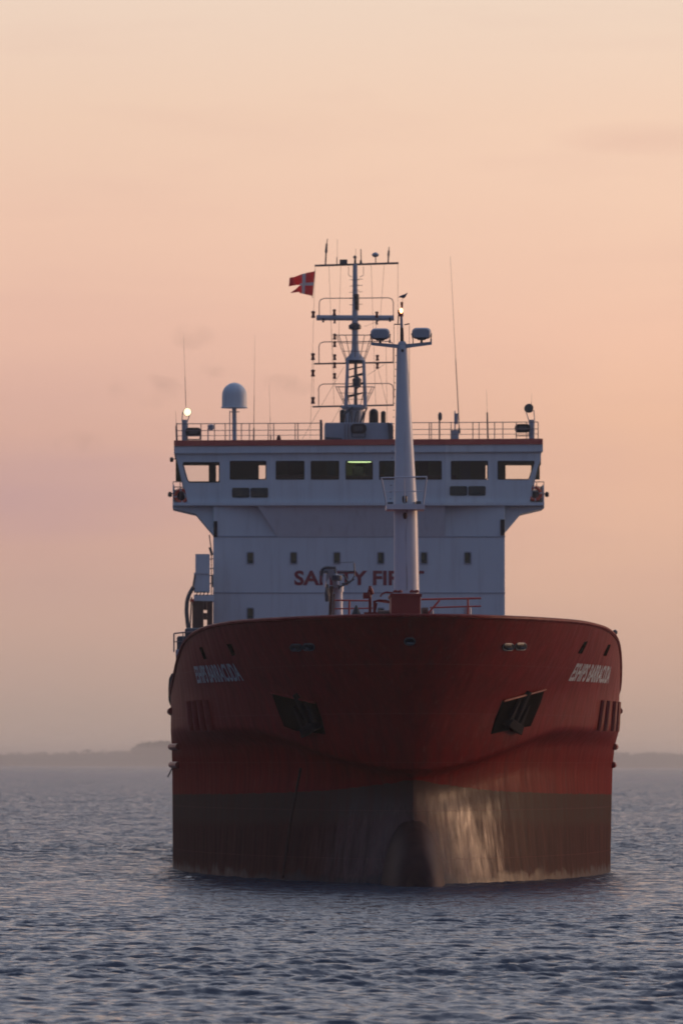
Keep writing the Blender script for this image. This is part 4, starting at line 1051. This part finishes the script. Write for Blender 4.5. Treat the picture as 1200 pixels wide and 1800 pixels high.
m_ = MB(); m_.tube(inv @ (SHIP @ S(553.5, 474, YM)), inv @ (SHIP @ S(549, 524, YM)), .014, n=6); m_.build('halyard', M['wire'], flag)

# ------------------------------------------------------------------ gull on the foremast
go = SHIP @ S(706.5, 529.5, YF); gull = empty('seagull', go)
tag(gull, 'small grey gull perched on top of the foremast lamp', 'gull')
def gl_(x, y, dy=0): return Matrix.Translation(go).inverted() @ (SHIP @ S(x, y, YF + dy))
m_ = MB()
spine = [(700.5, 523, .3), (701.5, 522.3, .9), (703, 521.6, 1.8), (704.5, 521.2, 1.7), (706.5, 521.4, 2.9), (709, 521, 3.4), (711, 519.6, 2.6), (713, 517.5, 1.4), (715.5, 515, .6)]
n = 12; vs_ = []
for i, (x, y, r) in enumerate(spine):
    c_ = gl_(x, y); a = spine[max(0, i-1)]; b_ = spine[min(len(spine)-1, i+1)]
    d = (gl_(b_[0], b_[1]) - gl_(a[0], a[1])).normalized(); u_ = Vector((0, 1, 0)); w_ = d.cross(u_).normalized()
    for j in range(n):
        t = 2*math.pi*j/n; vs_.append(c_ + u_ * math.cos(t) * r * kf * .9 + w_ * math.sin(t) * r * kf)
L_ = len(spine)
m_.add(vs_, [(j*n+i, j*n+(i+1) % n, (j+1)*n+(i+1) % n, (j+1)*n+i) for j in range(L_-1) for i in range(n)] + [tuple(range(n)), tuple(range((L_-1)*n, L_*n))])
m_.build('body', M['gull'], gull, smooth=True)
for s in (-1, 1):
    m_ = MB(); m_.add([gl_(705, 520, s*.055), gl_(709, 518.5, s*.07), gl_(716, 514.2, s*.02), gl_(712, 520, s*.07), gl_(708, 523, s*.072)], [(0, 1, 2, 3, 4)]); o = m_.build('wing', M['gullwing'], gull)
    q2 = o.modifiers.new('thickness', 'SOLIDIFY'); q2.thickness = .008
    m_ = MB(); m_.tube(gl_(707.5, 524, s*.025), gl_(706.8, 531, s*.025), .006, n=5); m_.build('leg', M['orange'], gull)

# ------------------------------------------------------------------ sea: one polar sheet round the viewpoint, finest in the view
def sea():
    rng = np.random.default_rng(5)
    ad = np.linspace(-9, 9, 600); side = np.concatenate([np.linspace(9.6, 24, 26), np.linspace(30, 180, 26)])
    ang = np.radians(np.concatenate([-side[::-1][1:], ad, side]))     # -180 is +180
    rr = np.concatenate([np.geomspace(2, 58, 120)[:-1], np.geomspace(58, 1600, 3300)[:-1], np.geomspace(1600, 11000, 160)])
    A, Rr = np.meshgrid(ang, rr); Xs = Rr * np.sin(A); Ys = Rr * np.cos(A)
    dr = np.gradient(rr)[:, None] * np.ones_like(A); da = np.gradient(ang)[None, :] * Rr
    Zs = np.zeros_like(Xs); lost = np.zeros_like(Xs)
    nw = 130
    lam = np.geomspace(.22, 8, nw)
    mean = R(-83)                                   # wave travel, mostly towards the viewer
    for l in lam:
        th = mean + rng.normal(0, .42); kx, ky = math.cos(th), math.sin(th); kk = 2 * math.pi / l
        amp = .0052 * l * np.exp(-(l / .85) ** 1.3) + .0024 * l * np.exp(-(l / 3.2) ** 2)
        spac = np.abs(ky) * dr + np.abs(kx) * np.abs(da)
        fade = np.clip((l / np.maximum(spac, 1e-6) - 1.3) / 1.5, 0, 1)
        ph = kk * (kx * Xs + ky * Ys) + rng.uniform(0, 6.28)
        s_ = np.sin(ph); Zs += amp * fade * (s_ + .22 * np.cos(2 * ph)); lost += (amp * kk) ** 2 * .5 * (1 - fade ** 2)
    # gusts: patches of rougher and smoother water
    g = np.zeros_like(Xs)
    for l in np.geomspace(14, 120, 12):
        th = rng.uniform(0, 6.28); g += np.sin(2 * math.pi / l * (math.cos(th) * Xs * .35 + math.sin(th) * Ys * .6) + rng.uniform(0, 6.28))
    Zs *= np.clip(1 + .15 * g, .4, 1.7)
    Zs += .6 * np.maximum(Zs, 0) ** 2
    nr, nc = Xs.shape
    co = np.stack([Xs, Ys, Zs], -1).reshape(-1, 3)
    co = np.vstack([co, [[0, 0, 0]]])
    i = np.arange(nr - 1)[:, None] * nc; j = np.arange(nc)[None, :]; j2 = (j + 1) % nc
    q4 = np.stack([i + j, i + j2, i + nc + j2, i + nc + j], -1).reshape(-1, 4)
    me = bpy.data.meshes.new('sea'); nq = len(q4)
    cen = np.stack([np.full(nc, nr * nc), (np.arange(nc) + 1) % nc, np.arange(nc)], -1)
    me.vertices.add(len(co)); me.vertices.foreach_set('co', co.astype(np.float32).ravel())
    loops = np.concatenate([q4[:, ::-1].ravel(), cen.ravel()]); me.loops.add(len(loops)); me.loops.foreach_set('vertex_index', loops.astype(np.int32))
    starts = np.concatenate([np.arange(nq) * 4, nq * 4 + np.arange(nc) * 3]); me.polygons.add(len(starts)); me.polygons.foreach_set('loop_start', starts.astype(np.int32))
    at = me.attributes.new('unresolved_chop', 'FLOAT', 'POINT'); at.data.foreach_set('value', np.concatenate([np.sqrt(lost).ravel(), [0.0]]).astype(np.float32))
    me.update(calc_edges=True); me.shade_smooth()
    return me
def water_mat():
    m = bpy.data.materials.new('sea_water'); m.use_nodes = True; t = m.node_tree; b = t.nodes['Principled BSDF']; L = t.links.new
    b.inputs['Base Color'].default_value = (.050, .062, .080, 1); b.inputs['Roughness'].default_value = .16; b.inputs['IOR'].default_value = 1.33
    g = t.nodes.new('ShaderNodeNewGeometry')
    def nz(scale, ms, d=3):
        mp = t.nodes.new('ShaderNodeMapping'); mp.inputs['Scale'].default_value = ms; n = t.nodes.new('ShaderNodeTexNoise'); n.inputs['Scale'].default_value = scale; n.inputs['Detail'].default_value = d
        n.inputs['Roughness'].default_value = .6; L(g.outputs['Position'], mp.inputs[0]); L(mp.outputs[0], n.inputs['Vector'])
        s = t.nodes.new('ShaderNodeVectorMath'); s.operation = 'SUBTRACT'; L(n.outputs['Color'], s.inputs[0]); s.inputs[1].default_value = (.5, .5, .5); return s.outputs[0]
    def vm(op, a, b_):
        n = t.nodes.new('ShaderNodeVectorMath'); n.operation = op
        for i, v in enumerate((a, b_)):
            if isinstance(v, tuple): n.inputs[i].default_value = v
            else: L(v, n.inputs[i])
        return n.outputs[0]
    # ripple slopes added to the wave normal; where the mesh is too coarse for the chop, the same slopes come from the attribute
    at = t.nodes.new('ShaderNodeAttribute'); at.attribute_name = 'unresolved_chop'
    def sc_(v, k0, k1):
        m_ = t.nodes.new('ShaderNodeMath'); m_.operation = 'MULTIPLY_ADD'; L(at.outputs['Fac'], m_.inputs[0]); m_.inputs[1].default_value = k1; m_.inputs[2].default_value = k0
        n = t.nodes.new('ShaderNodeVectorMath'); n.operation = 'SCALE'; L(v, n.inputs[0]) if not isinstance(v, tuple) else setattr(n.inputs[0], 'default_value', v); L(m_.outputs[0], n.inputs['Scale']); return n.outputs[0]
    small = sc_(vm('MULTIPLY', nz(2.6, (.5, 1.5, 0), 4), (1, 1.6, 0)), .34, 5.)
    fine = sc_(vm('MULTIPLY', nz(9, (.6, 1.4, 0), 3), (1, 1.6, 0)), .46, 3.)
    lean = sc_((0., -1., 0.), .0, 1.5)
    nn = vm('NORMALIZE', vm('ADD', vm('ADD', vm('ADD', g.outputs['Normal'], small), fine), lean), (0, 0, 0)); L(nn, b.inputs['Normal'])
    return m
M['sea'] = water_mat()
me = sea(); me.materials.append(M['sea'])
so_ = bpy.data.objects.new('sea', me); col.objects.link(so_); tag(so_, 'choppy grey blue sea', 'sea', kind='structure')
# sea bed / ground sheet far below, so nothing is open underneath
m_ = MB(); m_.add([(-11500, -11500, -12), (11500, -11500, -12), (11500, 12300, -12), (-11500, 12300, -12)], [(0, 1, 2, 3)])
o = m_.build('seabed', mat('seabed_sand', (.05, .05, .05), .9)); tag(o, 'sea bed below the water', 'sea bed', kind='structure')

# ------------------------------------------------------------------ far shore
M['shore'] = mat('far_shore_fields', (.045, .05, .03), .9, vscale=.01)
M['wood'] = mat('far_foliage', (.05, .06, .035), .9, vscale=.05)
DS = 10000.0; ks = DS / F
rs = random.Random(11)
def ridge(x):
    px = 600 + x / ks
    h = 24 + 3 * math.sin(px * .012) + 2 * math.sin(px * .031 + 2)
    if px < 330: h = 20 + 7 * max(0, min(1, (px - 120) / 160)) + 1.5 * math.sin(px * .07)
    if px > 1000: h = 26 - 5 * max(0, min(1, (px - 1090) / 150)) + 1.2 * math.sin(px * .05)
    return h * ks
m_ = MB(); xs_ = np.linspace(-4400, 4400, 900); vs_ = []; prof_ = [(-60, -2.0), (0, .35), (25, .6), (60, .93), (110, 1.0), (400, .8), (1200, .4)]
for x in xs_:
    h = ridge(x) * .92
    for dy, f_ in prof_: vs_.append((x, DS + dy + 25 * math.sin(x * .004), f_ * h if f_ > 0 else -2))
P_ = len(prof_); m_.add(vs_, [(i*P_+j, (i+1)*P_+j, (i+1)*P_+j+1, i*P_+j+1) for i in range(len(xs_)-1) for j in range(P_-1)])
o = m_.build('far_shore', M['shore'], smooth=True); tag(o, 'low hazy shore along the horizon', 'shore', kind='structure')
def crown(mb, x, y, z, r, h, n=60):
    for _ in range(n):
        a = rs.uniform(0, 6.28); b_ = rs.uniform(-1, 1); q_ = rs.uniform(.55, 1)
        c_ = Vector((x + math.cos(a) * math.sqrt(1-b_*b_) * r * q_, y + math.sin(a) * math.sqrt(1-b_*b_) * r * q_, z + h * .5 + b_ * h * .5 * q_)); s = rs.uniform(.16, .3) * r
        R3 = Matrix.Rotation(rs.uniform(0, 3), 3, 'X') @ Matrix.Rotation(rs.uniform(0, 3), 3, 'Z')
        v = [c_ + R3 @ Vector(p) * s for p in ((1, 0, 0), (-.5, .87, 0), (-.5, -.87, 0), (0, 0, 1.2))]
        mb.add(v, [(0, 1, 2), (0, 1, 3), (1, 2, 3), (2, 0, 3)])
gr = MB()      # hedges and tree line along the ridge
for i in range(900):
    x = rs.uniform(-1600, 1600); h = ridge(x)
    s = rs.uniform(.5, 1.6) * rs.uniform(.6, 1) * (2.2 if rs.random() < .06 else 1); crown(gr, x, DS + rs.uniform(40, 130), h * .93 - 1, 6 * s, 4.6 * s, 16)
o = gr.build('tree_line', M['wood']); tag(o, 'thin hazy line of hedges and trees on the far shore', 'trees', kind='stuff')
gv_ = MB()
for i in range(120):
    px = rs.uniform(236, 330); x = (px - 600) * ks; hh = (11 + 10 * min(1, max(0, (px - 232) / 18)) * (1 - .25 * max(0, (px - 300) / 30))) * ks
    crown(gv_, x, DS + rs.uniform(20, 120), ridge(x) * .85, rs.uniform(6, 11), hh * rs.uniform(.62, 1.06), 60)
o = gv_.build('wood', M['wood']); tag(o, 'hazy dense wood standing above the far shore at left', 'wood', kind='stuff')

# ------------------------------------------------------------------ haze
hz = bpy.data.materials.new('haze_air'); hz.use_nodes = True; t = hz.node_tree; t.nodes.clear()
pv = t.nodes.new('ShaderNodeVolumePrincipled'); pv.inputs['Color'].default_value = (.97, .95, .93, 1); pv.inputs['Density'].default_value = 1.5e-4; pv.inputs['Anisotropy'].default_value = .8
ot = t.nodes.new('ShaderNodeOutputMaterial'); t.links.new(pv.outputs[0], ot.inputs['Volume'])
m_ = MB(); m_.box((-11600, -11600, -13), (11600, 12400, 33)); o = m_.build('haze', hz); tag(o, 'thin evening haze over the sea', 'haze', kind='stuff')

# ------------------------------------------------------------------ thin exhaust smoke drifting off to the left
sm_ = bpy.data.materials.new('exhaust_smoke'); sm_.use_nodes = True; t = sm_.node_tree; t.nodes.clear()
pv = t.nodes.new('ShaderNodeVolumePrincipled'); pv.inputs['Color'].default_value = (.25, .22, .22, 1)
tcn = t.nodes.new('ShaderNodeTexCoord'); nn_ = t.nodes.new('ShaderNodeTexNoise'); nn_.inputs['Scale'].default_value = .8; nn_.inputs['Detail'].default_value = 3
mr = t.nodes.new('ShaderNodeMapRange'); mr.inputs['From Min'].default_value = .46; mr.inputs['From Max'].default_value = .72; mr.inputs['To Max'].default_value = .13
t.links.new(tcn.outputs['Object'], nn_.inputs['Vector']); t.links.new(nn_.outputs[0], mr.inputs[0]); t.links.new(mr.outputs[0], pv.inputs['Density'])
ot = t.nodes.new('ShaderNodeOutputMaterial'); t.links.new(pv.outputs[0], ot.inputs['Volume'])
m_ = MB()
for px, py, w_, h_ in ((340, 592, 42, 26), (262, 688, 75, 32), (500, 680, 52, 24), (140, 778, 50, 20), (390, 645, 45, 20)):
    c_ = SHIP @ S(px, py, 104); kk_ = PXM(104); n_ = 12
    prof_ = [(max(.01, math.sin(a)) * h_ * kk_, -math.cos(a) * w_ * kk_) for a in np.linspace(.05, math.pi - .05, 10)]
    m_.lathe(c_, prof_, 16, axis='X')
o = m_.build('exhaust_smoke', sm_, smooth=True); tag(o, 'thin dark exhaust smoke drifting left of the radar mast', 'smoke', kind='stuff')
